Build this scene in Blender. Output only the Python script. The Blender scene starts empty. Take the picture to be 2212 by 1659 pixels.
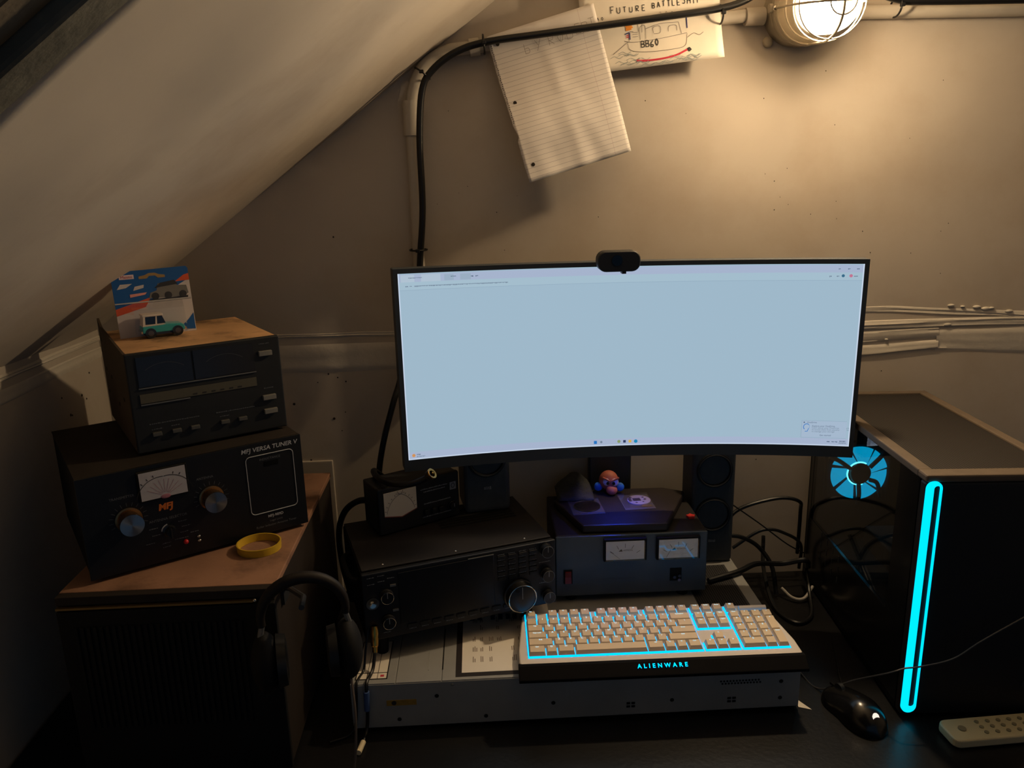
import bpy, math, random
from mathutils import Vector, Matrix, noise
random.seed(7)
S = bpy.context.scene
COL = S.collection
# ------------------------------------------------------------------ camera
F_PX, YAW, PITCH, ROLL = 1688.4, .0406, .2552, -.0247
cam_d = bpy.data.cameras.new('camera'); cam = bpy.data.objects.new('camera', cam_d); COL.objects.link(cam)
cam_d.sensor_fit = 'HORIZONTAL'; cam_d.sensor_width = 36; cam_d.lens = F_PX / 2212 * 36; cam_d.clip_start = .01
fw = Vector((math.sin(YAW)*math.cos(PITCH), math.cos(YAW)*math.cos(PITCH), -math.sin(PITCH)))
rt = Vector((math.cos(YAW), -math.sin(YAW), 0)); up = rt.cross(fw)
r2 = rt*math.cos(ROLL) + up*math.sin(ROLL); u2 = -rt*math.sin(ROLL) + up*math.cos(ROLL)
cam.matrix_world = Matrix(((r2.x, u2.x, -fw.x, 0), (r2.y, u2.y, -fw.y, -1.5617), (r2.z, u2.z, -fw.z, .8602), (0, 0, 0, 1)))
S.camera = cam
# ------------------------------------------------------------------ world + exposure
w = bpy.data.worlds.new('night'); S.world = w; w.use_nodes = True
w.node_tree.nodes['Background'].inputs[0].default_value = (.38, .8, 1.35, 1)
w.node_tree.nodes['Background'].inputs[1].default_value = .085
S.view_settings.view_transform = 'Standard'; S.view_settings.look = 'None'
S.view_settings.exposure = 0; S.view_settings.gamma = 1; S.view_settings.use_curve_mapping = False
LAMP_POWER = 1290.0         # radiance of the bulb inside the caged lamp
LAMP_COL = (1.0, .735, .44)
S.cycles.max_bounces = 8
SCREEN = .92               # radiance of the white screen
CYAN = (.0, .62, 1.0)

# ------------------------------------------------------------------ materials
def lin(c):
    return tuple(((v/255)/12.92 if v <= 10 else (((v/255)+.055)/1.055)**2.4) for v in c) + (1,)
MATS = {}
def mat(name, rgb=(128, 128, 128), rough=.5, metal=0., vary=0., vscale=20., bump=0., bscale=80., emit=None, strength=1., spec=.5, alpha=1., dark=None, dscale=6., damount=.0, coat=0.):
    """noise-varied principled material; rgb is the surface's own sRGB colour"""
    if name in MATS: return MATS[name]
    m = bpy.data.materials.new(name); m.use_nodes = True; nt = m.node_tree; n = nt.nodes; b = n['Principled BSDF']
    base = lin(rgb)
    b.inputs['Base Color'].default_value = base; b.inputs['Roughness'].default_value = rough
    b.inputs['Metallic'].default_value = metal; b.inputs['Specular IOR Level'].default_value = spec
    if coat: b.inputs['Coat Weight'].default_value = coat; b.inputs['Coat Roughness'].default_value = .1
    tc = n.new('ShaderNodeTexCoord')
    out = None
    if vary:
        t = n.new('ShaderNodeTexNoise'); t.inputs['Scale'].default_value = vscale; t.inputs['Detail'].default_value = 6
        nt.links.new(tc.outputs['Object'], t.inputs['Vector'])
        r = n.new('ShaderNodeMapRange'); r.inputs[1].default_value = .3; r.inputs[2].default_value = .7
        r.inputs[3].default_value = 1-vary; r.inputs[4].default_value = 1+vary; nt.links.new(t.outputs['Fac'], r.inputs[0])
        mx = n.new('ShaderNodeMix'); mx.data_type = 'RGBA'; mx.blend_type = 'MULTIPLY'; mx.inputs[0].default_value = 1
        mx.inputs[6].default_value = base; nt.links.new(r.outputs[0], mx.inputs[7]); out = mx.outputs[2]
    if dark is not None:
        t = n.new('ShaderNodeTexNoise'); t.inputs['Scale'].default_value = dscale; t.inputs['Detail'].default_value = 8; t.inputs['Roughness'].default_value = .65
        nt.links.new(tc.outputs['Object'], t.inputs['Vector'])
        r = n.new('ShaderNodeMapRange'); r.inputs[1].default_value = .48; r.inputs[2].default_value = .68; r.inputs[3].default_value = 0; r.inputs[4].default_value = damount
        nt.links.new(t.outputs['Fac'], r.inputs[0])
        mx = n.new('ShaderNodeMix'); mx.data_type = 'RGBA'; nt.links.new(r.outputs[0], mx.inputs[0])
        if out: nt.links.new(out, mx.inputs[6])
        else: mx.inputs[6].default_value = base
        mx.inputs[7].default_value = lin(dark); out = mx.outputs[2]
    if out: nt.links.new(out, b.inputs['Base Color'])
    if bump:
        t = n.new('ShaderNodeTexNoise'); t.inputs['Scale'].default_value = bscale; t.inputs['Detail'].default_value = 5
        nt.links.new(tc.outputs['Object'], t.inputs['Vector'])
        bp = n.new('ShaderNodeBump'); bp.inputs['Strength'].default_value = bump; bp.inputs['Distance'].default_value = .004
        nt.links.new(t.outputs['Fac'], bp.inputs['Height']); nt.links.new(bp.outputs[0], b.inputs['Normal'])
    if emit is not None:
        b.inputs['Emission Color'].default_value = emit + (1,) if len(emit) == 3 else emit
        b.inputs['Emission Strength'].default_value = strength
    if alpha < 1: b.inputs['Alpha'].default_value = alpha
    MATS[name] = m; return m
def clear_mat(name, tint=(1, 1, 1), clear=.85, rough=.05):
    """thin clear plastic or glass: lets light straight through, reflects by its own gloss"""
    if name in MATS: return MATS[name]
    m = bpy.data.materials.new(name); m.use_nodes = True; nt = m.node_tree; n = nt.nodes
    for x in list(n): n.remove(x)
    o = n.new('ShaderNodeOutputMaterial'); t = n.new('ShaderNodeBsdfTransparent'); t.inputs[0].default_value = tint + (1,)
    g = n.new('ShaderNodeBsdfGlossy'); g.inputs['Roughness'].default_value = rough; g.inputs[0].default_value = (1, 1, 1, 1)
    fr = n.new('ShaderNodeFresnel'); ge = n.new('ShaderNodeNewGeometry'); io = n.new('ShaderNodeMapRange'); io.inputs[3].default_value = 1.45; io.inputs[4].default_value = 1/1.45
    nt.links.new(ge.outputs['Backfacing'], io.inputs[0]); nt.links.new(io.outputs[0], fr.inputs[0])
    mr = n.new('ShaderNodeMapRange'); mr.inputs[1].default_value = 0; mr.inputs[2].default_value = 1; mr.inputs[3].default_value = 1-clear; mr.inputs[4].default_value = 1
    mr.inputs[3].default_value = 0
    mx = n.new('ShaderNodeMixShader'); nt.links.new(fr.outputs[0], mr.inputs[0]); nt.links.new(mr.outputs[0], mx.inputs[0])
    nt.links.new(t.outputs[0], mx.inputs[1]); nt.links.new(g.outputs[0], mx.inputs[2]); nt.links.new(mx.outputs[0], o.inputs[0])
    MATS[name] = m; return m
def glow_mat(name, col, strength):
    if name in MATS: return MATS[name]
    m = bpy.data.materials.new(name); m.use_nodes = True; nt = m.node_tree; n = nt.nodes
    for x in list(n): n.remove(x)
    o = n.new('ShaderNodeOutputMaterial'); e = n.new('ShaderNodeEmission'); e.inputs[0].default_value = col + (1,); e.inputs[1].default_value = strength
    nt.links.new(e.outputs[0], o.inputs[0]); MATS[name] = m; return m

wall_m = mat('painted plaster', (194, 184, 170), .85, vary=.05, vscale=5, bump=.07, bscale=45, dark=(160, 138, 110), dscale=3.2, damount=.30, spec=.2)
slope_m = mat('rough painted slope', (206, 196, 182), .88, vary=.08, vscale=3.5, bump=.16, bscale=22, dark=(150, 128, 102), dscale=2.3, damount=.35, spec=.15)
mud_m = mat('joint compound', (208, 200, 186), .8, vary=.06, vscale=14, bump=.3, bscale=40, spec=.2)
dark_wood = mat('dark old beam', (108, 106, 96), .8, vary=.3, vscale=12, bump=.6, bscale=40, spec=.2)
black_pl = mat('black plastic', (20, 21, 23), .5, vary=.1, vscale=40, spec=.35)
black_sat = mat('satin black enamel', (40, 42, 45), .42, vary=.12, vscale=30, spec=.4)
black_mat = mat('matt black', (13, 13, 14), .75, spec=.25)
gloss_blk = mat('glossy black', (9, 10, 11), .12, spec=.5)
metal_gr = mat('grey zinc steel', (122, 122, 120), .45, .55, vary=.08, vscale=25, bump=.05)
white_lab = mat('white print', (205, 205, 205), .6)
grey_lab = mat('grey print', (130, 132, 136), .6)
dim_lab = mat('worn grey print', (84, 86, 90), .6)
chrome = mat('chrome', (205, 200, 190), .15, 1.)
brass = mat('brass', (190, 145, 70), .25, 1.)
ink = mat('black ink', (28, 26, 26), .7)
wire_blk = mat('black cable rubber', (14, 14, 15), .42, spec=.4)

def globe_mat():
    m = bpy.data.materials.new('frosted globe'); m.use_nodes = True; nt = m.node_tree; n = nt.nodes
    for x in list(n): n.remove(x)
    o = n.new('ShaderNodeOutputMaterial'); t = n.new('ShaderNodeBsdfTransparent'); d = n.new('ShaderNodeBsdfTranslucent'); d.inputs[0].default_value = (1, .97, .92, 1)
    mx = n.new('ShaderNodeMixShader'); mx.inputs[0].default_value = .08; nt.links.new(t.outputs[0], mx.inputs[1]); nt.links.new(d.outputs[0], mx.inputs[2]); nt.links.new(mx.outputs[0], o.inputs[0])
    return m
# ------------------------------------------------------------------ mesh helpers
class MB:
    def __init__(s): s.v = []; s.f = []
    def add(s, vs, fs):
        o = len(s.v); s.v += [tuple(v) for v in vs]; s.f += [tuple(i+o for i in f) for f in fs]; return s
    def box(s, x0, x1, y0, y1, z0, z1):
        return s.add([(x0,y0,z0),(x1,y0,z0),(x1,y1,z0),(x0,y1,z0),(x0,y0,z1),(x1,y0,z1),(x1,y1,z1),(x0,y1,z1)],
                     [(0,3,2,1),(4,5,6,7),(0,1,5,4),(1,2,6,5),(2,3,7,6),(3,0,4,7)])
    def frame(s, d):
        d = Vector(d).normalized(); a = Vector((0,0,1)) if abs(d.z) < .9 else Vector((1,0,0))
        e1 = d.cross(a).normalized(); return d, e1, d.cross(e1)
    def cyl(s, p0, p1, r0, r1=None, n=20, cap=True):
        r1 = r0 if r1 is None else r1; p0 = Vector(p0); p1 = Vector(p1); d, a, b = s.frame(p1-p0)
        vs = [p0+(a*math.cos(2*math.pi*i/n)+b*math.sin(2*math.pi*i/n))*r0 for i in range(n)]
        vs += [p1+(a*math.cos(2*math.pi*i/n)+b*math.sin(2*math.pi*i/n))*r1 for i in range(n)]
        fs = [(i, (i+1)%n, n+(i+1)%n, n+i) for i in range(n)]
        if cap: fs += [tuple(range(n-1,-1,-1)), tuple(range(n, 2*n))]
        return s.add(vs, fs)
    def lathe(s, o, d, prof, n=28):
        """prof: list of (distance along d, radius)"""
        o = Vector(o); d, a, b = s.frame(d); vs = []; fs = []
        for t, r in prof:
            for i in range(n):
                q = 2*math.pi*i/n; vs.append(o+d*t+(a*math.cos(q)+b*math.sin(q))*max(r, 1e-5))
        for k in range(len(prof)-1):
            for i in range(n):
                j = (i+1)%n; fs.append((k*n+i, k*n+j, (k+1)*n+j, (k+1)*n+i))
        return s.add(vs, fs)
    def tube(s, pts, r, n=8, closed=False, cap=True):
        pts = [Vector(p) for p in pts]; N = len(pts); vs = []; fs = []
        prev = None
        for k in range(N):
            if closed: t = pts[(k+1)%N]-pts[k-1]
            else: t = pts[min(k+1, N-1)]-pts[max(k-1, 0)]
            t.normalize()
            if prev is None: _, a, b = s.frame(t)
            else:
                a = prev-t*prev.dot(t); a.normalize(); b = t.cross(a)
            prev = a
            rr = r[k] if isinstance(r, (list, tuple)) else r
            for i in range(n):
                q = 2*math.pi*i/n; vs.append(pts[k]+(a*math.cos(q)+b*math.sin(q))*rr)
        for k in range(N if closed else N-1):
            for i in range(n):
                j = (i+1)%n; k2 = (k+1)%N; fs.append((k*n+i, k*n+j, k2*n+j, k2*n+i))
        if cap and not closed: fs += [tuple(range(n-1,-1,-1)), tuple(range((N-1)*n, N*n))]
        return s.add(vs, fs)
    def prism(s, poly, axis, a0, a1):
        """poly in the two other axes (in xyz order), extruded along axis"""
        def P(p, a):
            return {'x': (a, p[0], p[1]), 'y': (p[0], a, p[1]), 'z': (p[0], p[1], a)}[axis]
        n = len(poly); vs = [P(p, a0) for p in poly]+[P(p, a1) for p in poly]
        return s.add(vs, [tuple(range(n)), tuple(range(2*n-1, n-1, -1))]+[(i, n+i, n+(i+1)%n, (i+1)%n) for i in range(n)])
    def ell(s, c, r, nu=20, nv=12):
        vs = []; fs = []
        for j in range(nv+1):
            th = math.pi*j/nv
            for i in range(nu):
                q = 2*math.pi*i/nu; vs.append((c[0]+r[0]*math.sin(th)*math.cos(q), c[1]+r[1]*math.sin(th)*math.sin(q), c[2]+r[2]*math.cos(th)))
        for j in range(nv):
            for i in range(nu): fs.append((j*nu+i, (j+1)*nu+i, (j+1)*nu+(i+1)%nu, j*nu+(i+1)%nu))
        return s.add(vs, fs)
    def ribbon(s, pts, wd, side):
        """flat strip through pts, widened across 'side' normal"""
        pts = [Vector(p) for p in pts]; sd = Vector(side); vs = []; fs = []
        for k, p in enumerate(pts):
            t = pts[min(k+1, len(pts)-1)]-pts[max(k-1, 0)]; b = t.cross(sd).normalized()*wd/2
            vs += [p-b, p+b]
        for k in range(len(pts)-1): fs.append((2*k, 2*k+1, 2*k+3, 2*k+2))
        return s.add(vs, fs)
    def mesh(s, name='m', m=None, smooth=False):
        me = bpy.data.meshes.new(name); me.from_pydata([tuple(v) for v in s.v], [], s.f); me.update()
        import bmesh
        bm = bmesh.new(); bm.from_mesh(me); bmesh.ops.recalc_face_normals(bm, faces=bm.faces); bm.to_mesh(me); bm.free()
        if m: me.materials.append(m)
        if smooth:
            me.polygons.foreach_set('use_smooth', [True]*len(me.polygons)); me.set_sharp_from_angle(angle=math.radians(38))
        return me
    def build(s, name, m, parent=None, smooth=False, bevel=0., seg=2, label=None):
        me = s.mesh(name, m, smooth); o = bpy.data.objects.new(name, me); COL.objects.link(o)
        if parent: o.parent = parent
        if bevel:
            b = o.modifiers.new('bevel', 'BEVEL'); b.width = bevel; b.segments = seg; b.limit_method = 'ANGLE'; b.angle_limit = math.radians(35)
        if label: o['label'] = label
        return o
def tag(o, label, cat, group=None, kind=None):
    o['label'] = label; o['category'] = cat
    if group: o['group'] = group
    if kind: o['kind'] = kind
    return o
def struct(o, label=None):
    o['kind'] = 'structure'
    if label: o['label'] = label
    return o
def thing(name, label, cat, loc=(0,0,0), rz=0., group=None, rx=0., ry=0.):
    o = bpy.data.objects.new(name, None); COL.objects.link(o); o.empty_display_size = .02
    o.location = loc; o.rotation_euler = (rx, ry, rz); tag(o, label, cat, group); return o
def obj_from(name, me, parent, loc=(0,0,0), rot=(0,0,0), label=None):
    o = bpy.data.objects.new(name, me); COL.objects.link(o); o.parent = parent; o.location = loc; o.rotation_euler = rot
    if label: o['label'] = label
    return o
TEXTS = {}
def text(body, size, m, parent, loc, rot=(math.pi/2, 0, 0), name='lettering', align='CENTER', shear=0., bold=0., sx=1., space=1.):
    key_ = (body, size, m.name, align, shear, bold, space)
    if key_ not in TEXTS:
        c = bpy.data.curves.new(name, 'FONT'); c.body = body; c.size = size; c.align_x = align; c.align_y = 'CENTER'; c.shear = shear; c.offset = bold
        c.space_character = space; c.resolution_u = 2; c.extrude = .00004
        t = bpy.data.objects.new('t', c); me = bpy.data.meshes.new_from_object(t); bpy.data.objects.remove(t); bpy.data.curves.remove(c)
        me.name = name; me.materials.clear(); me.materials.append(m); TEXTS[key_] = me
    o = bpy.data.objects.new(name, TEXTS[key_]); COL.objects.link(o); o.parent = parent; o.location = loc; o.rotation_euler = rot; o.scale = (sx, 1, 1); return o
def spline(pts, k=8):
    P = [Vector(p) for p in pts]; P = [P[0]*2-P[1]]+P+[P[-1]*2-P[-2]]; out = []
    for i in range(1, len(P)-2):
        for j in range(k):
            t = j/k; a, b, c, d = P[i-1], P[i], P[i+1], P[i+2]
            out.append(.5*((2*b)+(c-a)*t+(2*a-5*b+4*c-d)*t*t+(3*b-a-3*c+d)*t**3))
    out.append(P[-2]); return out
def rrect(x0, x1, y0, y1, r, n=5):
    out = []
    for cx, cy, a0 in ((x1-r, y1-r, 0), (x0+r, y1-r, 90), (x0+r, y0+r, 180), (x1-r, y0+r, 270)):
        for i in range(n+1):
            a = math.radians(a0+90*i/n); out.append((cx+r*math.cos(a), cy+r*math.sin(a)))
    return out
def marks(parent, rows, y, m, name='print_marks', h=.0018):
    """tiny illegible print on a front face: rows of (x0, x1, z)"""
    mb = MB()
    for x0, x1, z in rows:
        x = x0
        while x < x1:
            wd = random.uniform(.0012, .0032); mb.box(x, min(x+wd, x1), y-.0002, y, z, z+h*random.uniform(.55, 1)); x += wd+random.uniform(.0005, .0012)
    o = mb.build(name, m, parent); o['kind'] = 'stuff'; return o

# ================================================================== the room
FLOOR = -.75; LWX = -.755; TOPZ = 1.62
sl = .728
def slope_z(x): return 1.18+sl*(x-.05)
XTOP = .05+(TOPZ-1.18)/sl
# back wall: a polygon under the slope
mb = MB(); mb.prism([(LWX-.1, FLOOR), (2.4, FLOOR), (2.4, TOPZ+.1), (XTOP+.1, TOPZ+.1), (LWX-.1, slope_z(LWX-.1)+.05)], 'y', 0, .1)
wall_back = struct(mb.build('wall_back', wall_m), 'tan plastered back wall with a taped joint')
wall_left = struct(MB().box(LWX-.1, LWX, -3.2, .1, FLOOR, slope_z(LWX)).build('wall_left', wall_m), 'low knee wall at the left under the slope')
struct(MB().box(2.4, 2.5, -3.2, .1, FLOOR, TOPZ+.1).build('wall_right', mat('room paint', (226, 216, 200), .85, vary=.04)))
struct(MB().box(LWX-.1, 2.5, -3.3, .1, FLOOR-.1, FLOOR).build('floor', mat('dark floor boards', (60, 48, 38), .6, vary=.2, vscale=8)))
struct(MB().box(XTOP-.02, 2.5, -3.3, .1, TOPZ, TOPZ+.1).build('ceiling', mat('room paint', (226, 216, 200), .85, vary=.04)))
# sloped ceiling, gently uneven
mb = MB(); nx, ny = 40, 44
for j in range(ny+1):
    for i in range(nx+1):
        x = LWX-.06+(XTOP+.06-LWX)*i/nx; y = .02-1.012*j/ny
        e = .007*(noise.noise((x*3.1, y*3.1, 1.7))+.5*noise.noise((x*8, y*8, 4)))*min(1, (-y+.02)*6)
        mb.v.append((x-e*.6, y, slope_z(x)+e))
for j in range(ny):
    for i in range(nx):
        a = j*(nx+1)+i; mb.f.append((a, a+1, a+nx+2, a+nx+1))
sc_ = mb.build('ceiling_slope', slope_m, smooth=True); struct(sc_, 'sloping attic ceiling of uneven tan plaster')
m_ = sc_.modifiers.new('solid', 'SOLIDIFY'); m_.thickness = .05; m_.offset = 1
# dark boards crossing the slope in front, then the rest of the slope, its shadow painted dark
def slope_beam(name, y0, y1, drop, m):
    p = [(LWX-.06, slope_z(LWX-.06)-drop), (XTOP+.06, slope_z(XTOP+.06)-drop), (XTOP+.06, slope_z(XTOP+.06)+.05), (LWX-.06, slope_z(LWX-.06)+.05)]
    return struct(MB().prism(p, 'y', y0, y1).build(name, m, bevel=.004))
slope_beam('trim_1', -1.036, -.992, .004, dark_wood)['label'] = 'dark timber board edging the sloped ceiling'
slope_beam('trim_2', -1.075, -1.036, -.008, mat('brown board', (92, 82, 66), .8, vary=.3, vscale=10, bump=.5, bscale=40))
bare = mat('shadow dark slope', (30, 29, 27), .9, vary=.3, vscale=6)  # shadow beyond the boards, put into the surface colour
RZ = .455   # in front of the boards the slope is set back higher, like a dormer
x1_ = .05+(TOPZ-RZ-1.18)/sl
struct(MB().prism([(LWX-.1, slope_z(LWX-.1)+RZ), (x1_+.05, slope_z(x1_+.05)+RZ), (x1_+.05, slope_z(x1_+.05)+RZ+.06), (LWX-.1, slope_z(LWX-.1)+RZ+.06)], 'y', -3.3, -1.075).build('trim_3', bare))
struct(MB().prism([(LWX-.06, slope_z(LWX-.06)+.008), (XTOP+.06, slope_z(XTOP+.06)+.008), (XTOP+.06, TOPZ+.1), (x1_, TOPZ+.1), (LWX-.06, slope_z(LWX-.06)+RZ+.05)], 'y', -1.09, -1.0745).build('trim_5', bare))
struct(MB().box(x1_, XTOP, -3.3, -1.075, TOPZ, TOPZ+.1).build('trim_6', bare)); struct(MB().box(LWX-.1, LWX, -3.2, -1.075, slope_z(LWX), slope_z(LWX)+RZ+.03).build('trim_7', bare))

# taped joint across back wall and knee wall: raised, ragged strips of compound
def joint(name, x0, x1, zt, zb, th, seed, wall, axis='x', m=mud_m):
    mb = MB(); n = 90; rows = 7
    for i in range(n+1):
        x = x0+(x1-x0)*i/n
        for j in range(rows+1):
            t = j/rows; zz = zt(x)+(zb(x)-zt(x))*t+.0022*noise.noise((x*9, seed, t*3))
            hgt = th*(math.sin(math.pi*t)**.35 if 0 < t < 1 else 0)*(.55+.45*noise.noise((x*4, t*9, seed+3)))+(.0016*noise.noise((x*3, t*26, seed)))
            hgt = max(hgt, .0) if 0 < t < 1 else -.001
            mb.v.append((x, -hgt, zz) if axis == 'x' else (LWX+hgt, x, zz))
    for i in range(n):
        for j in range(rows):
            a = i*(rows+1)+j; mb.f.append((a, a+1, a+rows+2, a+rows+1))
    return mb.build(name, m, wall, smooth=True)
joint('joint_compound', LWX, -.05, lambda x: .552, lambda x: .488, .004, 1.3, wall_back)
joint('joint_compound', LWX, -.05, lambda x: .572, lambda x: .561, .0025, 4.1, wall_back)
wav = lambda x: .006*math.sin((x-.8)*9)
joint('joint_compound', .6, 1.35, lambda x: .561+.3*wav(x), lambda x: .542+.3*wav(x), .006, 2.2, wall_back)
joint('joint_compound', .6, .955, lambda x: .541+wav(x)*.6, lambda x: .514+wav(x)*.6, .0045, 5.2, wall_back)
joint('joint_compound', .6, .957, lambda x: .512+wav(x)*.6, lambda x: .488+wav(x), .0055, 7.2, wall_back)
joint('joint_compound', .952, 1.35, lambda x: .541, lambda x: .488-.05*(x-.95)+wav(x)*.5, .004, 9.2, wall_back)
joint('joint_compound', .6, 1.35, lambda x: .592-.07*max(0, x-.85), lambda x: .577-.07*max(0, x-.85), .003, 11.4, wall_back)
joint('joint_compound', -.9, 0, lambda x: .583, lambda x: .571, .004, 3.3, wall_left, 'y')
joint('joint_compound', -.9, 0, lambda x: .561, lambda x: .535, .003, 6.3, wall_left, 'y')
# flakes of compound and chips knocked out of the paint
mb = MB()
for x, z, r in ((.975, .588, .006), (1.0, .585, .004), (1.03, .583, .007), (1.05, .579, .008), (1.062, .58, .005), (1.1, .572, .007), (.972, .548, .007), (.845, .521, .003)):
    mb.ell((x, -.002, z), (r*1.3, .003, r*.5), 8, 6)
mb.build('compound_flake', mud_m, wall_back, smooth=True)['kind'] = 'stuff'
mb = MB()
for x, z, r in ((-.385, .426, .0045), (-.306, .392, .0045), (-.282, .405, .0022), (-.292, .479, .0026), (-.276, .470, .003), (-.333, .470, .002), (-.292, .365, .002), (-.361, .303, .0035),
                (-.278, .761, .003), (.842, .453, .002), (.585, .266, .0022), (.795, .701, .0018), (-.31, .487, .003), (.74, .68, .0014), (.62, .80, .0012), (.57, .86, .0012), (.72, .77, .0012)):
    mb.lathe((x, -.0001, z), (0, -1, 0), [(0, r*.6), (.0006, r*.5), (.0006, 0)], 8)
for i in range(34):
    x = random.uniform(-.1, 1.1); z = random.uniform(.62, 1.05); r = random.uniform(.0006, .0012); mb.lathe((x, -.0001, z), (0, -1, 0), [(0, r), (.0004, r*.8), (.0004, 0)], 6)
mb.build('paint_chip', mat('bare dark pit', (48, 38, 30), .9), wall_back)['kind'] = 'stuff'
mb = MB()
for y, z, r in ((-.17, .50, .002), (-.10, .486, .003), (-.085, .475, .002), (-.15, .462, .003), (-.145, .46, .002), (-.06, .52, .002)):
    mb.lathe((LWX+.0001, y, z), (1, 0, 0), [(0, r), (.0006, r*.8), (.0006, 0)], 7)
mb.build('paint_chip', mat('bare dark pit', (48, 38, 30), .9), wall_left)['kind'] = 'stuff'
# boxed-in post low on the back wall
struct(MB().box(-.52, -.316, -.005, .001, -.2, .302).build('trim_4', wall_m, bevel=.002), 'low painted boxing on the back wall behind the tuner')

# ================================================================== conduit, black cable, caged lamp
emt = mat('painted conduit', (188, 180, 166), .55, vary=.06, vscale=20, spec=.35)
cond = thing('conduit', 'painted steel conduit bending down the wall left of the monitor', 'pipe', (-.113, 0, .45))
def rel(pts, o): return [Vector(p)-Vector(o) for p in pts]
o_ = (-.113, 0, .45); CY = -.017
MB().tube(rel(spline([(-.113, CY, .45), (-.113, CY, .7), (-.113, CY, .9), (-.112, CY, .985), (-.105, CY, 1.03), (-.083, CY, 1.068), (-.045, CY, 1.09), (0, CY, 1.097), (.2, CY, 1.116), (.49, CY, 1.141), (.53, CY, 1.142)], 8), o_), .0115, 14).build('pipe', emt, cond, smooth=True)
MB().cyl((0, CY, .495), (0, CY, .557), .0155, n=18).build('coupling', emt, cond, smooth=True)
MB().cyl((.113+.0, CY, 1.0965-.45), (.113+.018, CY, 1.0985-.45), .0155, n=18).build('coupling', emt, cond, smooth=True)
MB().cyl((.113+.51, CY, 1.141-.45), (.113+.545, CY, 1.142-.45), .0155, n=18).build('coupling', emt, cond, smooth=True)
cond2 = thing('conduit', 'straight painted conduit running right from the caged lamp', 'pipe', (.67, 0, 1.146))
MB().cyl((0, CY, 0), (1.7, CY, 0), .0125, n=16).build('pipe', emt, cond2, smooth=True)
MB().cyl((.02, CY, 0), (.05, CY, 0), .016, n=16).build('coupling', emt, cond2, smooth=True)
cb = MB().tube(spline([(2.3, -.04, 1.165), (1.5, -.042, 1.16), (1.018, -.044, 1.157), (.826, -.044, 1.157), (.787, -.044, 1.16), (.735, -.05, 1.175), (.69, -.06, 1.21), (.62, -.05, 1.225), (.56, -.045, 1.20), (.505, -.045, 1.166),
        (.454, -.043, 1.151), (.36, -.046, 1.139), (.24, -.047, 1.125), (.13, -.046, 1.113), (.03, -.042, 1.102), (-.025, -.042, 1.086), (-.068, -.042, 1.057), (-.089, -.042, 1.022), (-.098, -.042, .938), (-.099, -.044, .813), (-.110, -.042, .704), (-.115, -.04, .60), (-.16, -.05, .50)], 7), .0062, 10).build('cable', wire_blk, smooth=True)
tag(cb, 'black cable tied along the conduit over the drawings', 'cable')
def tie(p, d, label):
    mb = MB(); d = Vector(d).normalized(); ring = []
    e = Vector((0, 1, 0)); f = d.cross(e)
    for i in range(20):
        q = 2*math.pi*i/20; ring.append(Vector((0, 0, 0))+e*math.cos(q)*.022+f*math.sin(q)*.0165)
    mb.tube(ring, .0018, 6, closed=True); t = thing('zip_tie', label, 'zip tie', p, group='zip ties on the conduit')
    mb.build('strap', wire_blk, t, smooth=True); MB().box(-.004, .004, -.028, -.021, -.003, .003).build('lock_head', wire_blk, t, bevel=.001); return t
tie((.026, -.028, 1.10), (1, 0, .08), 'black zip tie beside the torn corner of the lined sheet')
tie((.459, -.028, 1.143), (1, 0, .05), 'black zip tie beside the right edge of the ship drawing')
tie((-.088, -.028, 1.053), (.6, 0, .8), 'black zip tie on the bend of the conduit')
tie((-.112, -.028, .734), (0, 0, 1), 'black zip tie low on the conduit just above the monitor')
tie((.787, -.028, 1.151), (1, 0, 0), 'black zip tie on the conduit right of the caged lamp')

# caged bulkhead lamp
LC = Vector((.611, 0, 1.151)); LD = Vector((.01, -.99, -.125)).normalized()
lamp = thing('caged_lamp', 'glowing caged bulkhead lamp on the tan wall at the top right', 'lamp', LC)
cast = mat('grey cast metal', (158, 148, 130), .5, vary=.08, vscale=30, spec=.4)
MB().lathe((0, 0, 0), (0, -1, 0), [(-.0, .062), (.042, .062), (.048, .058), (.048, 0)], 36).build('junction_box', cast, lamp, smooth=True)
MB().lathe(Vector((0, -.045, 0)), LD, [(0, .05), (.002, .064), (.014, .0665), (.02, .066), (.024, .056), (.024, .0)], 40).build('collar', cast, lamp, smooth=True)
gp = Vector((0, -.045, 0))
glassp = [(.022, .046)]
for i in range(9): glassp.append((.026+i*.0105, .0485+(.0016 if i % 2 else 0)))
for i in range(1, 9):
    a = i/8*math.pi/2; glassp.append((.11+.038*math.sin(a), .0485*math.cos(a)))
MB().lathe(gp, LD, glassp, 36).build('glass_globe', globe_mat(), lamp, smooth=True, label='ribbed frosted glass globe, lit from within')
MB().lathe(gp, LD, [(.02, .0), (.02, .013), (.045, .014), (.06, .02), (.078, .0300), (.0905, .0332)], 28).build('bulb_housing', mat('white bulb housing', (222, 218, 210), .5), lamp, smooth=True)
MB().lathe(gp, LD, [(.0905, .0330), (.0955, .0308), (.103, .0245), (.108, .0168), (.111, .008), (.1118, 0)], 28).build('bulb', glow_mat('lit bulb', LAMP_COL, LAMP_POWER), lamp, smooth=True)
dd, ea, eb = MB().frame(LD)
ez = Vector((0, 0, 1)); ez = (ez-LD*ez.dot(LD)).normalized(); ex = LD.cross(ez)*-1
def ring(t, r, br, name):
    MB().tube([gp+LD*t+(ex*math.cos(2*math.pi*i/40)+ez*math.sin(2*math.pi*i/40))*r for i in range(40)], br, 7, closed=True).build(name, cast, lamp, smooth=True)
for t, r in ((.028, .0625), (.047, .0555), (.093, .0605), (.114, .0575), (.155, .022)): ring(t, r, .0014, 'cage_ring')
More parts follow.
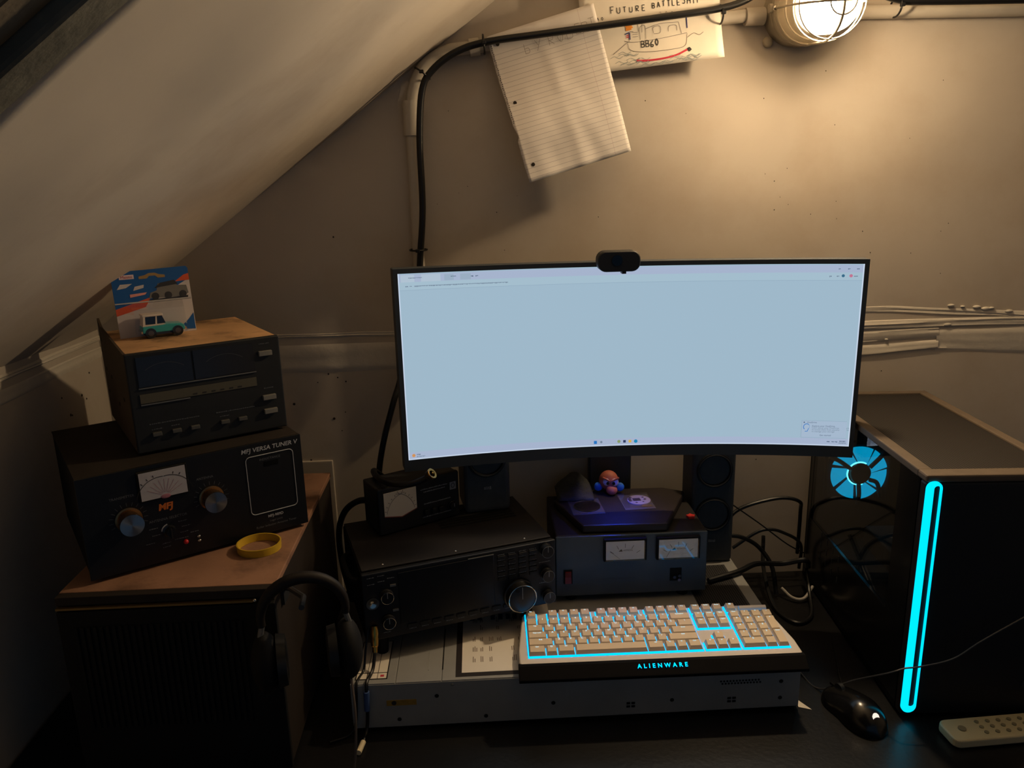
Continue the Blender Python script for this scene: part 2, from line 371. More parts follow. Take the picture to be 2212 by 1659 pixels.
for k in range(4):
    a = math.radians(90*k+2); rad = ex*math.cos(a)+ez*math.sin(a)
    pts = [gp+LD*t+rad*r for t, r in spline([(.02, .064), (.05, .0625), (.08, .0615), (.105, .0585), (.13, .05), (.147, .036), (.155, .022), (.1575, .01), (.158, 0)], 3) for t, r in [(t, r)]] if False else \
          [gp+LD*p.x+rad*p.y for p in spline([(.02, .064, 0), (.05, .0625, 0), (.08, .0615, 0), (.105, .0585, 0), (.13, .05, 0), (.147, .036, 0), (.155, .022, 0), (.1575, .01, 0), (.158, 0, 0)], 4)]
    MB().tube(pts, .0022, 7).build('cage_bar', cast, lamp, smooth=True)
    if k % 2 == 0:
        pp = gp+LD*.022+rad*.064; MB().ell(pp, (.005, .005, .005), 10, 8).build('screw', chrome, lamp, smooth=True)
        MB().cyl(gp+LD*.012+rad*.058, gp+LD*.012+rad*.072, .008, n=12).build('lug', cast, lamp, smooth=True)
MB().ell((-.052, -.006, -.052), (.01, .008, .01), 12, 8).build('mounting_ear', cast, lamp, smooth=True)

# ================================================================== papers behind the cable
def paper_sheet(name, label, cat, corner, ang, W_, H_, disp, m, holes=None, ragged=False):
    t = thing(name, label, cat, (corner[0], corner[1], corner[2]), 0); t.rotation_euler = (0, -ang, 0)
    nx, ny = 30, 36; mb = MB()
    for j in range(ny+1):
        for i in range(nx+1):
            u = W_*i/nx; v = -H_*j/ny
            if ragged and i == 0: u = .0012+.0014*noise.noise((j*2.7, 1, 3))+(.006*max(0, (-v/H_-.62))/.1 if .62 < -v/H_ < .72 else 0)
            mb.v.append((u, disp(u, v), v))
    for j in range(ny):
        for i in range(nx):
            a = j*(nx+1)+i; mb.f.append((a, a+1, a+nx+2, a+nx+1))
    o = mb.build('sheet', m, t, smooth=True)
    s = o.modifiers.new('solid', 'SOLIDIFY'); s.thickness = .0003
    return t
def lined_mat():
    m = mat('lined paper', (214, 208, 202), .8, vary=.03, vscale=30, spec=.2); nt = m.node_tree; n = nt.nodes; b = n['Principled BSDF']
    tc = n.new('ShaderNodeTexCoord'); sp = n.new('ShaderNodeSeparateXYZ'); nt.links.new(tc.outputs['Object'], sp.inputs[0])
    def M(op, a, b_=None):
        q = n.new('ShaderNodeMath'); q.operation = op
        for i, v in enumerate((a, b_)):
            if v is None: continue
            if isinstance(v, (int, float)): q.inputs[i].default_value = v
            else: nt.links.new(v, q.inputs[i])
        return q.outputs[0]
    z = M('MULTIPLY', sp.outputs[2], 1/.0087); fr = M('FRACT', z); ln = M('LESS_THAN', fr, .075); top = M('LESS_THAN', sp.outputs[2], -.03); l = M('MULTIPLY', ln, top)
    mx = n.new('ShaderNodeMix'); mx.data_type = 'RGBA'; nt.links.new(M('MULTIPLY', l, .55), mx.inputs[0])
    src = b.inputs['Base Color'].links[0].from_socket; nt.links.new(src, mx.inputs[6]); mx.inputs[7].default_value = lin((96, 90, 110))
    mg = M('LESS_THAN', M('ABSOLUTE', M('SUBTRACT', sp.outputs[0], .172)), .00035); mx2 = n.new('ShaderNodeMix'); mx2.data_type = 'RGBA'
    nt.links.new(M('MULTIPLY', mg, .35), mx2.inputs[0]); nt.links.new(mx.outputs[2], mx2.inputs[6]); mx2.inputs[7].default_value = lin((150, 100, 120))
    nt.links.new(mx2.outputs[2], b.inputs['Base Color']); return m
def lp_disp(u, v):
    k = min(1, max(0, (-v-.045)/.16)); k = k*k*(3-2*k); f = 1-u/.203
    cr = .003*noise.noise((u*30+v*6, v*8, 2.2))+.0026*noise.noise((u*15, v*12, 5))
    fold = -.005*math.exp(-((u-.098+v*.05)/.012)**2)*(1 if v > -.13 else .4)
    return -.003-k*(.012+.040*f)+(cr+fold)*(.15+.85*k)
LA = math.radians(15.2)
lp = paper_sheet('lined_sheet', 'crumpled lined notebook sheet hanging from the black cable', 'paper', (.030, -.0305, 1.112), LA, .203, .267, lp_disp, lined_mat(), ragged=True)
hole_m = mat('dark hole', (40, 32, 26), .9)
for u, v in ((.017, -.018), (.017, -.125), (.017, -.238)):
    MB().lathe((u, lp_disp(u, v)-.0007, v), (0, -1, 0), [(0, .0034), (.0003, .0034), (.0003, 0)], 16).build('punched_hole', hole_m, lp)
mb = MB()
for i in range(44):
    v = -.004-i*.0036; u = .0045+.0008*math.sin(i*1.7); mb.lathe((u, lp_disp(u, v)-.0005, v), (0, -1, 0), [(0, .0009), (.0003, .0009), (.0003, 0)], 6)
mb.build('spiral_perforation', hole_m, lp)['kind'] = 'stuff'
pencil = mat('pencil line', (128, 118, 108), .8)
def stroke(parent, disp, pts, wd, m, name='pencil_stroke', off=.0009, dens=6):
    P = spline([(p[0], p[1], 0) for p in pts], dens) if len(pts) > 2 else [Vector((pts[0][0]+(pts[1][0]-pts[0][0])*i/8, pts[0][1]+(pts[1][1]-pts[0][1])*i/8, 0)) for i in range(9)]
    return MB().ribbon([(p.x, disp(p.x, p.y)-off, p.y) for p in P], wd, (0, 1, 0))
def strokes(parent, disp, lines, wd, m, name, off=.0009):
    mb = MB()
    for L in lines:
        q = stroke(parent, disp, L, wd, m, off=off); mb.add(q.v, q.f)
    return mb.build(name, m, parent)
# child's printing: b Y  R O b E R t
def glyph(ch, x, y, h):
    w_ = h*.55
    G = {'b': [[(0, 1), (0, 0)], [(0, .0), (.8, .05), (.8, .5), (0, .5)]], 'Y': [[(0, 1), (.45, .5)], [(1, 1), (.1, 0)]], 'R': [[(0, 0), (0, 1)], [(0, 1), (.9, .95), (.8, .55), (0, .5)], [(.1, .5), (1, 0)]],
         'O': [[(.5, 1), (0, .5), (.5, 0), (1, .5), (.5, 1)]], 'E': [[(0, 0), (0, 1)], [(0, 1), (.9, 1)], [(0, .5), (.7, .5)], [(0, 0), (.9, 0)]], 'T': [[(.5, 0), (.5, 1)], [(0, 1), (1, 1)]],
         'F': [[(0, 0), (0, 1)], [(0, 1), (.9, 1)], [(0, .5), (.7, .5)]], 'U': [[(0, 1), (0, .2), (.5, 0), (1, .2), (1, 1)]], 'B': [[(0, 0), (0, 1)], [(0, 1), (.8, .9), (.7, .55), (0, .5)], [(0, .5), (.9, .4), (.8, .05), (0, 0)]],
         'A': [[(0, 0), (.5, 1)], [(.5, 1), (1, 0)], [(.2, .4), (.8, .4)]], 'L': [[(0, 1), (0, 0)], [(0, 0), (.8, 0)]], 'S': [[(.9, .9), (.4, 1), (.1, .75), (.8, .35), (.5, 0), (0, .1)]], 'H': [[(0, 0), (0, 1)], [(1, 0), (1, 1)], [(0, .5), (1, .5)]],
         'I': [[(.5, 0), (.5, 1)]], 'P': [[(0, 0), (0, 1)], [(0, 1), (.9, .95), (.8, .55), (0, .5)]], '6': [[(.8, 1), (.2, .6), (.1, .15), (.6, 0), (.8, .3), (.15, .35)]], '0': [[(.5, 1), (.1, .5), (.5, 0), (.9, .5), (.5, 1)]], '2': [[(0, .8), (.5, 1), (.9, .7), (0, 0)], [(0, 0), (.9, 0)]]}
    return [[(x+p[0]*w_, y+p[1]*h) for p in L] for L in G.get(ch, [])]
def hand(s, x, y, h, adv, jit=.15):
    out = []
    for i, ch in enumerate(s):
        hh = h*(1+random.uniform(-jit, jit)); out += glyph(ch, x+i*adv, y+random.uniform(-.1, .1)*h, hh)
    return out
strokes(lp, lp_disp, hand('bY', .062, -.048, .018, .021)+hand('ROb', .108, -.046, .019, .017)+hand('ERT', .160, -.042, .017, .013), .0007, pencil, 'pencil_name')

def sp_disp(u, v):
    k = min(1, max(0, -v-.135)/.09); return -.0012-.016*k*k*max(0, u/.256-.25)+.0008*noise.noise((u*12, v*12, 8))*k
SA = math.radians(5.5)
shp = thing('ship_drawing', 'white sheet with a crayon battleship drawing behind the cable', 'drawing', (.19, -.0295, 1.272), 0); shp.rotation_euler = (0, -SA, 0)
SW, SH = .256, .228
mb = MB(); nx, ny = 20, 20
for j in range(ny+1):
    for i in range(nx+1): mb.v.append((SW*i/nx, sp_disp(SW*i/nx, -SH*j/ny), -SH*j/ny))
for j in range(ny):
    for i in range(nx):
        a = j*(nx+1)+i; mb.f.append((a, a+1, a+nx+2, a+nx+1))
so = mb.build('sheet', mat('plain paper', (222, 214, 200), .8, vary=.03, vscale=30, spec=.2), shp, smooth=True); s_ = so.modifiers.new('solid', 'SOLIDIFY'); s_.thickness = .0003
mk = mat('marker black', (30, 28, 28), .7)
def shift(L): return [[(p[0]-.006, p[1]) for p in l] for l in L]
# v: 0 top .. -SH; the cable crosses near v = -.115
strokes(shp, sp_disp, shift(hand('FUTURE', .062, -.131, .010, .0115)+hand('BATTLESHIP', .138, -.129, .010, .0092)), .0013, mk, 'marker_title')
strokes(shp, sp_disp, shift(hand('OOAO', .020, -.139, .005, .008)), .0009, mk, 'marker_note')
strokes(shp, sp_disp, shift(hand('202', .150, -.144, .006, .011)), .0006, pencil, 'pencil_date')
strokes(shp, sp_disp, shift(hand('BB60', .113, -.194, .011, .0085, .05)), .0015, mk, 'hull_number')
hull = [[(.082, -.179), (.100, -.183), (.15, -.182), (.198, -.178)], [(.088, -.183), (.093, -.196), (.12, -.202), (.17, -.203), (.193, -.199), (.198, -.179)], [(.092, -.181), (.092, -.166), (.100, -.165)],
        [(.112, -.180), (.112, -.160), (.122, -.158), (.122, -.180)], [(.108, -.146), (.110, -.166)], [(.118, -.146), (.116, -.168)], [(.108, -.147), (.118, -.146)], [(.106, -.142), (.12, -.142)],
        [(.122, -.163), (.15, -.157), (.184, -.158)], [(.184, -.158), (.188, -.178)], [(.137, -.172), (.137, -.162), (.149, -.161), (.149, -.172), (.137, -.173)], [(.164, -.172), (.166, -.163), (.179, -.163), (.18, -.172)],
        [(.098, -.170), (.108, -.170)], [(.098, -.174), (.108, -.174)], [(.098, -.166), (.108, -.167)], [(.06, -.200), (.088, -.182)], [(.198, -.186), (.21, -.180), (.22, -.184), (.228, -.180)]]
strokes(shp, sp_disp, shift(hull), .0007, mat('soft pencil', (92, 84, 78), .8), 'ship_outline')
strokes(shp, sp_disp, shift([[(.102, -.215), (.12, -.217), (.15, -.217), (.175, -.214), (.196, -.207)]]), .0032, mat('red crayon', (190, 40, 62), .7), 'crayon_keel')
strokes(shp, sp_disp, shift([[(.196, -.207), (.200, -.205), (.199, -.209), (.203, -.206)]]), .004, mk, 'propeller')
strokes(shp, sp_disp, shift([[(.086, -.155), (.098, -.153), (.088, -.158), (.099, -.157), (.087, -.161), (.097, -.160)]]), .003, mat('orange crayon', (226, 140, 40), .7), 'crayon_flame')
strokes(shp, sp_disp, shift([[(.093, -.166), (.093, -.178)], [(.085, -.168), (.092, -.166)]]), .002, mat('blue crayon', (44, 52, 110), .7), 'crayon_flag')
strokes(shp, sp_disp, shift([[(.086, -.171), (.092, -.170)], [(.086, -.174), (.092, -.173)]]), .0014, mat('red crayon', (190, 40, 62), .7), 'crayon_flag')
strokes(shp, sp_disp, shift([[(.189, -.149), (.199, -.149)], [(.199, -.149), (.199, -.170)]]), .0019, mat('blue crayon', (44, 52, 110), .7), 'crayon_crane')
strokes(shp, sp_disp, shift([[(.124, -.142), (.128, -.147)], [(.128, -.147), (.130, -.142)]]), .0016, mat('blue crayon', (44, 52, 110), .7), 'crayon_flag')
sea = []
for i in range(30):
    x = random.uniform(.05, .20); y = -.214-random.uniform(0, .012) if .1 < x < .2 else -.2-random.uniform(0, .024)
    sea.append([(x, y), (x+.008, y+.003), (x+.017, y-.001), (x+.024, y+.002)])
strokes(shp, sp_disp, shift(sea), .0006, mat('grey blue crayon', (140, 150, 150), .8), 'crayon_sea')

# ================================================================== desk
desk = thing('desk', 'black desk under all the equipment', 'desk', (.3, -.36, FLOOR))
desk_m = mat('black desk laminate', (18, 18, 19), .33, vary=.25, vscale=9, bump=.08, bscale=120, spec=.4)
MB().box(-1.05, 1.2, -.42, .355, -FLOOR-.035, -FLOOR).build('top', desk_m, desk, bevel=.003)
for x in (-1.0, 1.12):
    for y in (-.38, .3): MB().box(x, x+.05, y, y+.05, 0, -FLOOR-.035).build('leg', black_sat, desk, bevel=.003)

# ================================================================== rack server lying on the desk
ST = .087; SX0, SX1, SY0, SY1 = -.226, .506, -.4657, -.005
srv = thing('rack_server', 'long flat grey steel rack server under the keyboard', 'server', (SX0, SY0, 0))
LW, DW = SX1-SX0, SY1-SY0
srv_m = mat('galvanised server steel', (144, 145, 144), .5, .12, vary=.07, vscale=18, bump=.04, bscale=60, spec=.4)
MB().box(0, LW, 0, DW, .006, ST-.0015).build('chassis', srv_m, srv, bevel=.0012)
# lid panels with joints between them
for x0, x1 in ((0, .071), (.0725, .145), (.1465, LW)):
    MB().box(x0, x1, .001, DW-.001, ST-.0016, ST).build('lid_panel', srv_m, srv, bevel=.0005)
MB().box(.122, .124, .03, .14, ST, ST+.0006).build('crease', srv_m, srv)
MB().box(.146, .1475, .03, .15, ST-.0002, ST+.0003).build('seam', black_mat, srv)
for x in (.01, LW-.04):
    for y in (.02, DW-.05): MB().box(x, x+.03, y, y+.03, 0, .006).build('foot', black_mat, srv)
# labels on the lid
MB().box(.168, .335, .008, .26, ST, ST+.0003).build('label_border', mat('label black', (24, 16, 18), .6), srv)
lab = MB().box(.178, .335, .018, .26, ST+.0003, ST+.0006).build('service_label', mat('label paper', (222, 216, 206), .7, vary=.02), srv)
mb = MB()
for cx in (.196, .209, .224, .238, .262, .275):
    for cy in (.045, .075, .105, .14, .165):
        if random.random() < .8:
            for k in range(random.randint(2, 3)): mb.box(cx+k*.003, cx+k*.003+.0013, cy, cy+random.uniform(.008, .017), ST+.0006, ST+.0008)
mb.build('label_print', mat('label ink', (120, 108, 96), .8), lab)['kind'] = 'stuff'
mb = MB()
for cx in (.190, .204, .228, .242, .256, .268): mb.box(cx, cx+.008, .172, .190, ST+.0006, ST+.0009)
mb.build('label_picture', mat('label blue ink', (52, 62, 84), .8), lab)
MB().lathe((.281, .086, ST+.0006), (0, 0, 1), [(0, .002), (.0003, .002), (.0003, 0)], 12).build('label_dot', mat('purple ink', (62, 48, 92), .8), lab)
MB().box(.006, .058, .012, .12, ST, ST+.0003).build('label_border', mat('label black', (24, 16, 18), .6), srv)
for x0, x1, y0, y1, c in ((.008, .024, .030, .118, 'plain paper'), (.025, .041, .030, .118, 'plain paper'), (.042, .056, .030, .118, 'plain paper'), (.008, .024, .014, .028, 'plain paper'), (.025, .041, .014, .028, 'plain paper'), (.042, .056, .014, .028, 'plain paper')):
    MB().box(x0, x1, y0, y1, ST+.0003, ST+.0006).build('label_cell', MATS[c], srv)
MB().box(.046, .052, .018, .023, ST+.0006, ST+.0009).build('label_mark', mat('red crayon', (190, 40, 62), .7), srv)
# honeycomb vent in the lid
MB().box(.615, .710, .14, .34, ST, ST+.0004).build('vent_plate', mat('vent grey', (58, 58, 60), .6, .3), srv)
mb = MB()
for i in range(21):
    for j in range(40):
        x = .618+i*.0043; y = .144+j*.0049+(.00245 if i % 2 else 0)
        if y < .337: mb.lathe((x, y, ST+.0004), (0, 0, 1), [(0, .0017), (.0003, .0017), (.0003, 0)], 6)
mb.build('vent_hole', black_mat, srv)['kind'] = 'stuff'
# front (long side) face: sticker, screws, punched holes, small vent
yf = -.0002
stk = MB().box(.056, .104, yf-.0004, 0, .046, .056).build('sticker', mat('yellow sticker', (150, 118, 40), .6, vary=.2, vscale=120), srv)
MB().lathe((.068, yf-.0004, .051), (0, -1, 0), [(0, .004), (.0003, .004), (.0003, 0)], 12).build('sticker_symbol', ink, stk)
for x, z in ((.137, .060), (.325, .036), (.52, .03), (.70, .024), (.70, .055), (.215, .018), (.075, .02)):
    MB().lathe((x, 0, z), (0, -1, 0), [(0, .0034), (.0004, .0034), (.0004, .0012), (.0002, 0)], 12).build('rivet_hole', black_mat, srv)
for x, z in ((.163, .079), (.71, .078), (.355, .075)): MB().ell((x, 0, z), (.003, .0015, .0022), 10, 8).build('rivet', metal_gr, srv, smooth=True)
for x, z in ((.445, .020), (.612, .02)):
    for k in range(4): MB().box(x+(k % 2)*.008, x+(k % 2)*.008+.006, -.0006, 0, z+(k//2)*.006, z+(k//2)*.006+.004).build('punched_slot', black_mat, srv)
mb = MB()
for i in range(13):
    for j in range(2): mb.lathe((.60+i*.0052+j*.0026, 0, .060-j*.0045), (0, -1, 0), [(0, .0019), (.0004, .0019), (.0004, 0)], 6)
mb.build('side_vent', black_mat, srv)
MB().box(LW-.001, LW+.004, .0, .012, .070, .074).build('latch', metal_gr, srv)

# ================================================================== keyboard
kb = thing('keyboard', 'white backlit gaming keyboard glowing cyan between its keys', 'keyboard', (.2755, -.489, ST+.0005), -.012, rx=.055)
kwhite = mat('white keyboard shell', (210, 200, 188), .45, spec=.4)
KW = .226
prof = [(-KW-.004, .028), (-KW, .020), (KW, .020), (KW+.004, .028), (KW+.003, .06), (KW-.014, .155), (KW-.02, .163), (-KW+.012, .163), (-KW+.006, .155), (-KW-.004, .06)]
MB().prism(prof, 'z', .004, .0195).build('shell', kwhite, kb, bevel=.0025, seg=3)
MB().prism([(-.001, .002), (-.001, .007), (.018, .0195), (.024, .0198), (.03, .0165), (.03, .002)], 'x', -KW-.006, KW+.006).build('front_lip', mat('black lip plastic', (12, 11, 13), .6, spec=.06), kb, bevel=.001)
for x in (-.17, .16): MB().box(x, x+.03, .13, .15, -.0068, .005).build('foot', black_mat, kb, bevel=.001)
text('ALIENWARE', .0095, glow_mat('cyan logo', (.0, .55, 1.0), 2.2), kb, (-.002, .0105, .0168), (math.radians(33), 0, 0), 'logo_lettering', bold=.0002, space=1.75)
U = .01905; KX0 = -.2143
plate = glow_mat('cyan underglow', (.0, .42, 1.0), 2.0)
leg_m = glow_mat('lit legend', (.62, .9, 1.0), .95)
cap_m = mat('cream keycap', (214, 194, 166), .5, spec=.35)
ROWY = {'fn': .1475, 'num': .1245, 'q': .1055, 'a': .0865, 'z': .0675, 'sp': .0485}
blocks = [(0, 15, ROWY['sp']-U/2, ROWY['num']+U/2), (15.25, 18.25, ROWY['q']-U/2, ROWY['num']+U/2), (15.25, 18.25, ROWY['sp']-U/2, ROWY['sp']+U/2), (16.25, 17.25, ROWY['z']-U/2, ROWY['z']+U/2), (18.5, 22.5, ROWY['sp']-U/2, ROWY['num']+U/2),
          (0, 1, ROWY['fn']-U/2, ROWY['fn']+U/2), (2, 6, ROWY['fn']-U/2, ROWY['fn']+U/2), (6.5, 10.5, ROWY['fn']-U/2, ROWY['fn']+U/2), (11, 15, ROWY['fn']-U/2, ROWY['fn']+U/2), (15.25, 18.25, ROWY['fn']-U/2, ROWY['fn']+U/2), (18.5, 19.5, ROWY['fn']-U/2, ROWY['fn']+U/2)]
for a, b, y0, y1 in blocks: MB().box(KX0+a*U-.0012, KX0+b*U+.0012, y0-.0016, y1+.0012, .0196, .0203).build('light_plate', plate, kb)
capmesh = {}
def key(cx, cy, wu, legend, hu=1, name='key'):
    k = (wu, hu)
    if k not in capmesh:
        w2 = wu*U/2-.0006; h2 = hu*U/2-.0006; mb = MB()
        b0 = [(-w2, -h2), (w2, -h2), (w2, h2), (-w2, h2)]; t0 = [(-w2+.0023, -h2+.0030), (w2-.0023, -h2+.0030), (w2-.0023, h2-.0014), (-w2+.0023, h2-.0014)]
        vs = [(x, y, 0) for x, y in b0]+[(x, y, .0062 if y < 0 else .0076) for x, y in t0]
        mb.add(vs, [(0,3,2,1), (4,5,6,7), (0,1,5,4), (1,2,6,5), (2,3,7,6), (3,0,4,7)]); me = mb.mesh('keycap', cap_m)
        capmesh[k] = me
    o = obj_from(name, capmesh[k], kb, (KX0+cx*U, cy, .0222))
    if legend:
        big = len(legend) == 1
        text(legend, .0056 if big else .0034, leg_m, o, (0, hu*U/2-.0046, .00755), (math.radians(5), 0, 0), 'legend', bold=.00006)
    return o
def row(y, x, spec):
    for lg, wu in spec:
        key(x+wu/2, y, wu, lg); x += wu
row(ROWY['num'], 0, [('`', 1)]+[(c, 1) for c in '1234567890-=']+[('Backspace', 2)])
row(ROWY['q'], 0, [('Tab', 1.5)]+[(c, 1) for c in 'QWERTYUIOP[]']+[('\\', 1.5)])
row(ROWY['a'], 0, [('Caps Lock', 1.75)]+[(c, 1) for c in "ASDFGHJKL;'"]+[('Enter', 2.25)])
row(ROWY['z'], 0, [('Shift', 2.25)]+[(c, 1) for c in 'ZXCVBNM,./']+[('Shift', 2.75)])
row(ROWY['sp'], 0, [('Ctrl', 1.5), ('O', 1), ('Alt', 1.5), ('', 6.25), ('Alt', 1.5), ('Fn', 1), ('=', 1), ('Ctrl', 1.25)])
row(ROWY['fn'], 0, [('Esc', 1)]); row(ROWY['fn'], 2, [('F%d' % i, 1) for i in (1, 2, 3, 4)]); row(ROWY['fn'], 6.5, [('F%d' % i, 1) for i in (5, 6, 7, 8)]); row(ROWY['fn'], 11, [('F%d' % i, 1) for i in (9, 10, 11, 12)])
row(ROWY['fn'], 15.25, [('PrtSc', 1), ('ScrLk', 1), ('Pause', 1)]); row(ROWY['fn'], 18.5, [('M', 1)])
row(ROWY['num'], 15.25, [('Ins', 1), ('Home', 1), ('PgUp', 1)]); row(ROWY['q'], 15.25, [('Del', 1), ('End', 1), ('PgDn', 1)])
row(ROWY['z'], 16.25, [('^', 1)]); row(ROWY['sp'], 15.25, [('<', 1), ('v', 1), ('>', 1)])
row(ROWY['num'], 18.5, [('Num', 1), ('/', 1), ('*', 1), ('-', 1)]); row(ROWY['q'], 18.5, [('7', 1), ('8', 1), ('9', 1)]); row(ROWY['a'], 18.5, [('4', 1), ('5', 1), ('6', 1)]); row(ROWY['z'], 18.5, [('1', 1), ('2', 1), ('3', 1)])
row(ROWY['sp'], 18.5, [('0', 2), ('.', 1)])
key(22, (ROWY['q']+ROWY['a'])/2, 1, '+', 2); key(22, (ROWY['z']+ROWY['sp'])/2, 1, 'Enter', 2)
MB().cyl((KX0+19.8*U, ROWY['fn'], .0225), (KX0+22.3*U, ROWY['fn'], .0225), .005, n=18).build('volume_roller', kwhite, kb, smooth=True)

# ================================================================== monitor (curved) with screen contents
MX, MY0, MR, MW = .264, -.204, 1.8, .8165
mon = thing('monitor', 'wide curved black monitor showing a blank white page', 'monitor', (MX, -.028, ST))
ZB, ZT = .3605, .7185
def mp(s, z, off=0.):
    """point on the curved panel: s along the arc, z world height, off toward the viewer"""
    th = s/MR; rr = MR-off; tilt = -.0075*s
    return Vector((rr*math.sin(th), (MY0-MR)+rr*math.cos(th)+.028, z-ST+tilt))
def curved(mb, s0, s1, z0, z1, o0, o1, n=24):
    vs = []; fs = []
    for i in range(n+1):
        s = s0+(s1-s0)*i/n
        vs += [mp(s, z0, o1), mp(s, z1, o1), mp(s, z1, o0), mp(s, z0, o0)]
    for i in range(n):
        a = 4*i
        for k in range(4): fs.append((a+k, a+(k+1) % 4, a+4+(k+1) % 4, a+4+k))
    fs += [(0, 3, 2, 1), (4*n, 4*n+1, 4*n+2, 4*n+3)]
    return mb.add(vs, fs)
hb = MW/2; bezel_m = mat('monitor bezel', (58, 64, 70), .5, spec=.4)
curved(MB(), -hb, hb, ZB, ZT, -.03, -.0035).build('back_shell', bezel_m, mon, bevel=.002)
SZ0, SZ1, SS = .3815, .7105, .4005
for nm, a in (('bezel', (-hb, hb, ZB, SZ0)), ('bezel', (-hb, hb, SZ1, ZT)), ('bezel', (-hb, -SS, SZ0, SZ1)), ('bezel', (SS, hb, SZ0, SZ1))):
    curved(MB(), a[0], a[1], a[2], a[3], -.0035, .0016).build(nm, bezel_m, mon)
def scr(name, rgb, k=1.):
    c = lin(rgb)[:3]; return glow_mat(name, c, SCREEN*k)
panel = curved(MB(), -SS, SS, SZ0, SZ1, -.003, .0, 40).build('screen', scr('screen white page', (165, 191, 209)), mon)
def sq(name, u0, u1, v0, v1, m, off=.0003, n=12):
    """rectangle on the screen, u across 0..1, v down 0..1"""
    H_ = SZ1-SZ0; return curved(MB(), -SS+2*SS*u0, -SS+2*SS*u1, SZ1-H_*v1, SZ1-H_*v0, off-.00025, off, n).build(name, m, panel)
def st(body, u, v, size, m, off=.0005, align='LEFT', name='screen_text'):
    H_ = SZ1-SZ0; s = -SS+2*SS*u; p = mp(s, SZ1-H_*v, off); return text(body, size, m, panel, p, (math.pi/2, 0, -s/MR), name, align)
bar = scr('screen bar', (172, 186, 212)); edge = scr('screen edge white', (205, 220, 240)); grey = scr('screen grey ink', (118, 136, 156)); dk = scr('screen dark ink', (88, 106, 130))
sq('tab_strip', 0, 1, .006, .045, bar); sq('address_bar', 0, 1, .045, .085, scr('address bar', (170, 196, 212)))
sq('toolbar_rule', 0, 1, .085, .087, scr('rule grey', (150, 175, 196)))
sq('active_tab', .006, .09, .008, .045, scr('tab white', (182, 200, 216)), .0006); sq('active_tab', .098, .155, .012, .043, scr('tab grey', (160, 180, 200)), .0006)
sq('taskbar', 0, 1, .958, .998, bar); sq('screen_rim', 0, 1, .994, 1, edge, .0007, 30); sq('screen_rim', 0, .0025, .0, 1, edge, .0007, 2); sq('screen_rim', .9975, 1, 0, 1, edge, .0007, 2)
def squig(u0, u1, v, m, hgt=.006):
    mb = MB(); u = u0; H_ = SZ1-SZ0
    while u < u1:
        wd = random.uniform(.0012, .003); curved(mb, -SS+2*SS*u, -SS+2*SS*(u+wd), SZ1-H_*(v+hgt*random.uniform(.5, 1)), SZ1-H_*v, .0005, .0008, 1); u += wd+.0006
    o = mb.build('blurred_text', m, panel); o['kind'] = 'stuff'; return o
squig(.034, .235, .064, grey); squig(.022, .05, .022, grey, .005); squig(.112, .122, .022, dk, .005); squig(.015, .018, .064, grey); squig(.024, .027, .064, grey)
for u in (.155, .165, .948, .967, .985): squig(u, u+.0035, .024, dk, .006)
for u in (.93, .945, .98): squig(u, u+.005, .062, grey, .008)
def dot(u, v, r, m, off=.0009):
    s = -SS+2*SS*u; p = mp(s, SZ1-(SZ1-SZ0)*v, off); return MB().lathe(p, (-math.sin(s/MR), -1, 0), [(0, r), (.0002, r), (.0002, 0)], 14).build('screen_icon', m, panel)
dot(.958, .062, .0026, scr('icon teal', (60, 110, 140))); dot(.974, .062, .0028, scr('icon pink', (200, 120, 150)))
dot(.012, .976, .003, scr('icon orange', (214, 150, 90))); squig(.019, .026, .970, dk, .006); squig(.019, .037, .982, grey, .005)
sq('start_button', .424, .431, .968, .986, scr('icon blue', (40, 120, 200)), .0009, 2); dot(.441, .976, .0022, grey); st('Search', .447, .977, .0062, grey)
dot(.482, .976, .003, scr('icon green', (140, 160, 110))); sq('task_icon', .492, .498, .969, .984, scr('icon navy', (50, 60, 100)), .0009, 2); sq('task_icon', .5045, .511, .969, .984, scr('icon yellow', (220, 180, 80)), .0009, 2); dot(.521, .977, .0034, scr('icon cyan', (30, 140, 190)))
# notification card
sq('notification_card', .895, .992, .858, .955, scr('card white', (170, 190, 212)), .0006); sq('card_rule', .895, .992, .857, .859, scr('rule grey', (150, 175, 196)), .0008); sq('card_rule', .895, .992, .954, .956, scr('rule grey', (150, 175, 196)), .0008); sq('card_rule', .8945, .8955, .858, .955, scr('rule grey', (150, 175, 196)), .0008, 2)
dot(.900, .868, .0013, dk, .001); st('OneDrive', .906, .868, .0042, dk, .0012)
for i, (s_, c_) in enumerate((('Explore your OneDrive', dk), ('Learn about your OneDrive files and how', grey), ('to access them from anywhere, and how', grey), ('to manage your storage', grey))): st(s_, .9175, .888+i*.0105, .0041, c_, .0012)
st('Get started', .935, .9405, .0042, dk, .0012)
sb = scr('icon blue', (40, 120, 200)); p_ = mp(-SS+2*SS*.9055, SZ1-(SZ1-SZ0)*.893, .0011)
MB().tube([p_+Vector((.0055*math.sin(a), 0, .0055*math.cos(a))) for a in [math.radians(-140+280*i/16) for i in range(17)]]+[p_+Vector((.0022, 0, -.0085)), p_+Vector((-.0022, 0, -.0085))], .0006, 4).build('bulb_icon', sb, panel)
for u in (.952, .962, .969): squig(u, u+.0035, .974, dk, .007)
squig(.979, .991, .970, dk, .006); squig(.978, .991, .980, grey, .006)
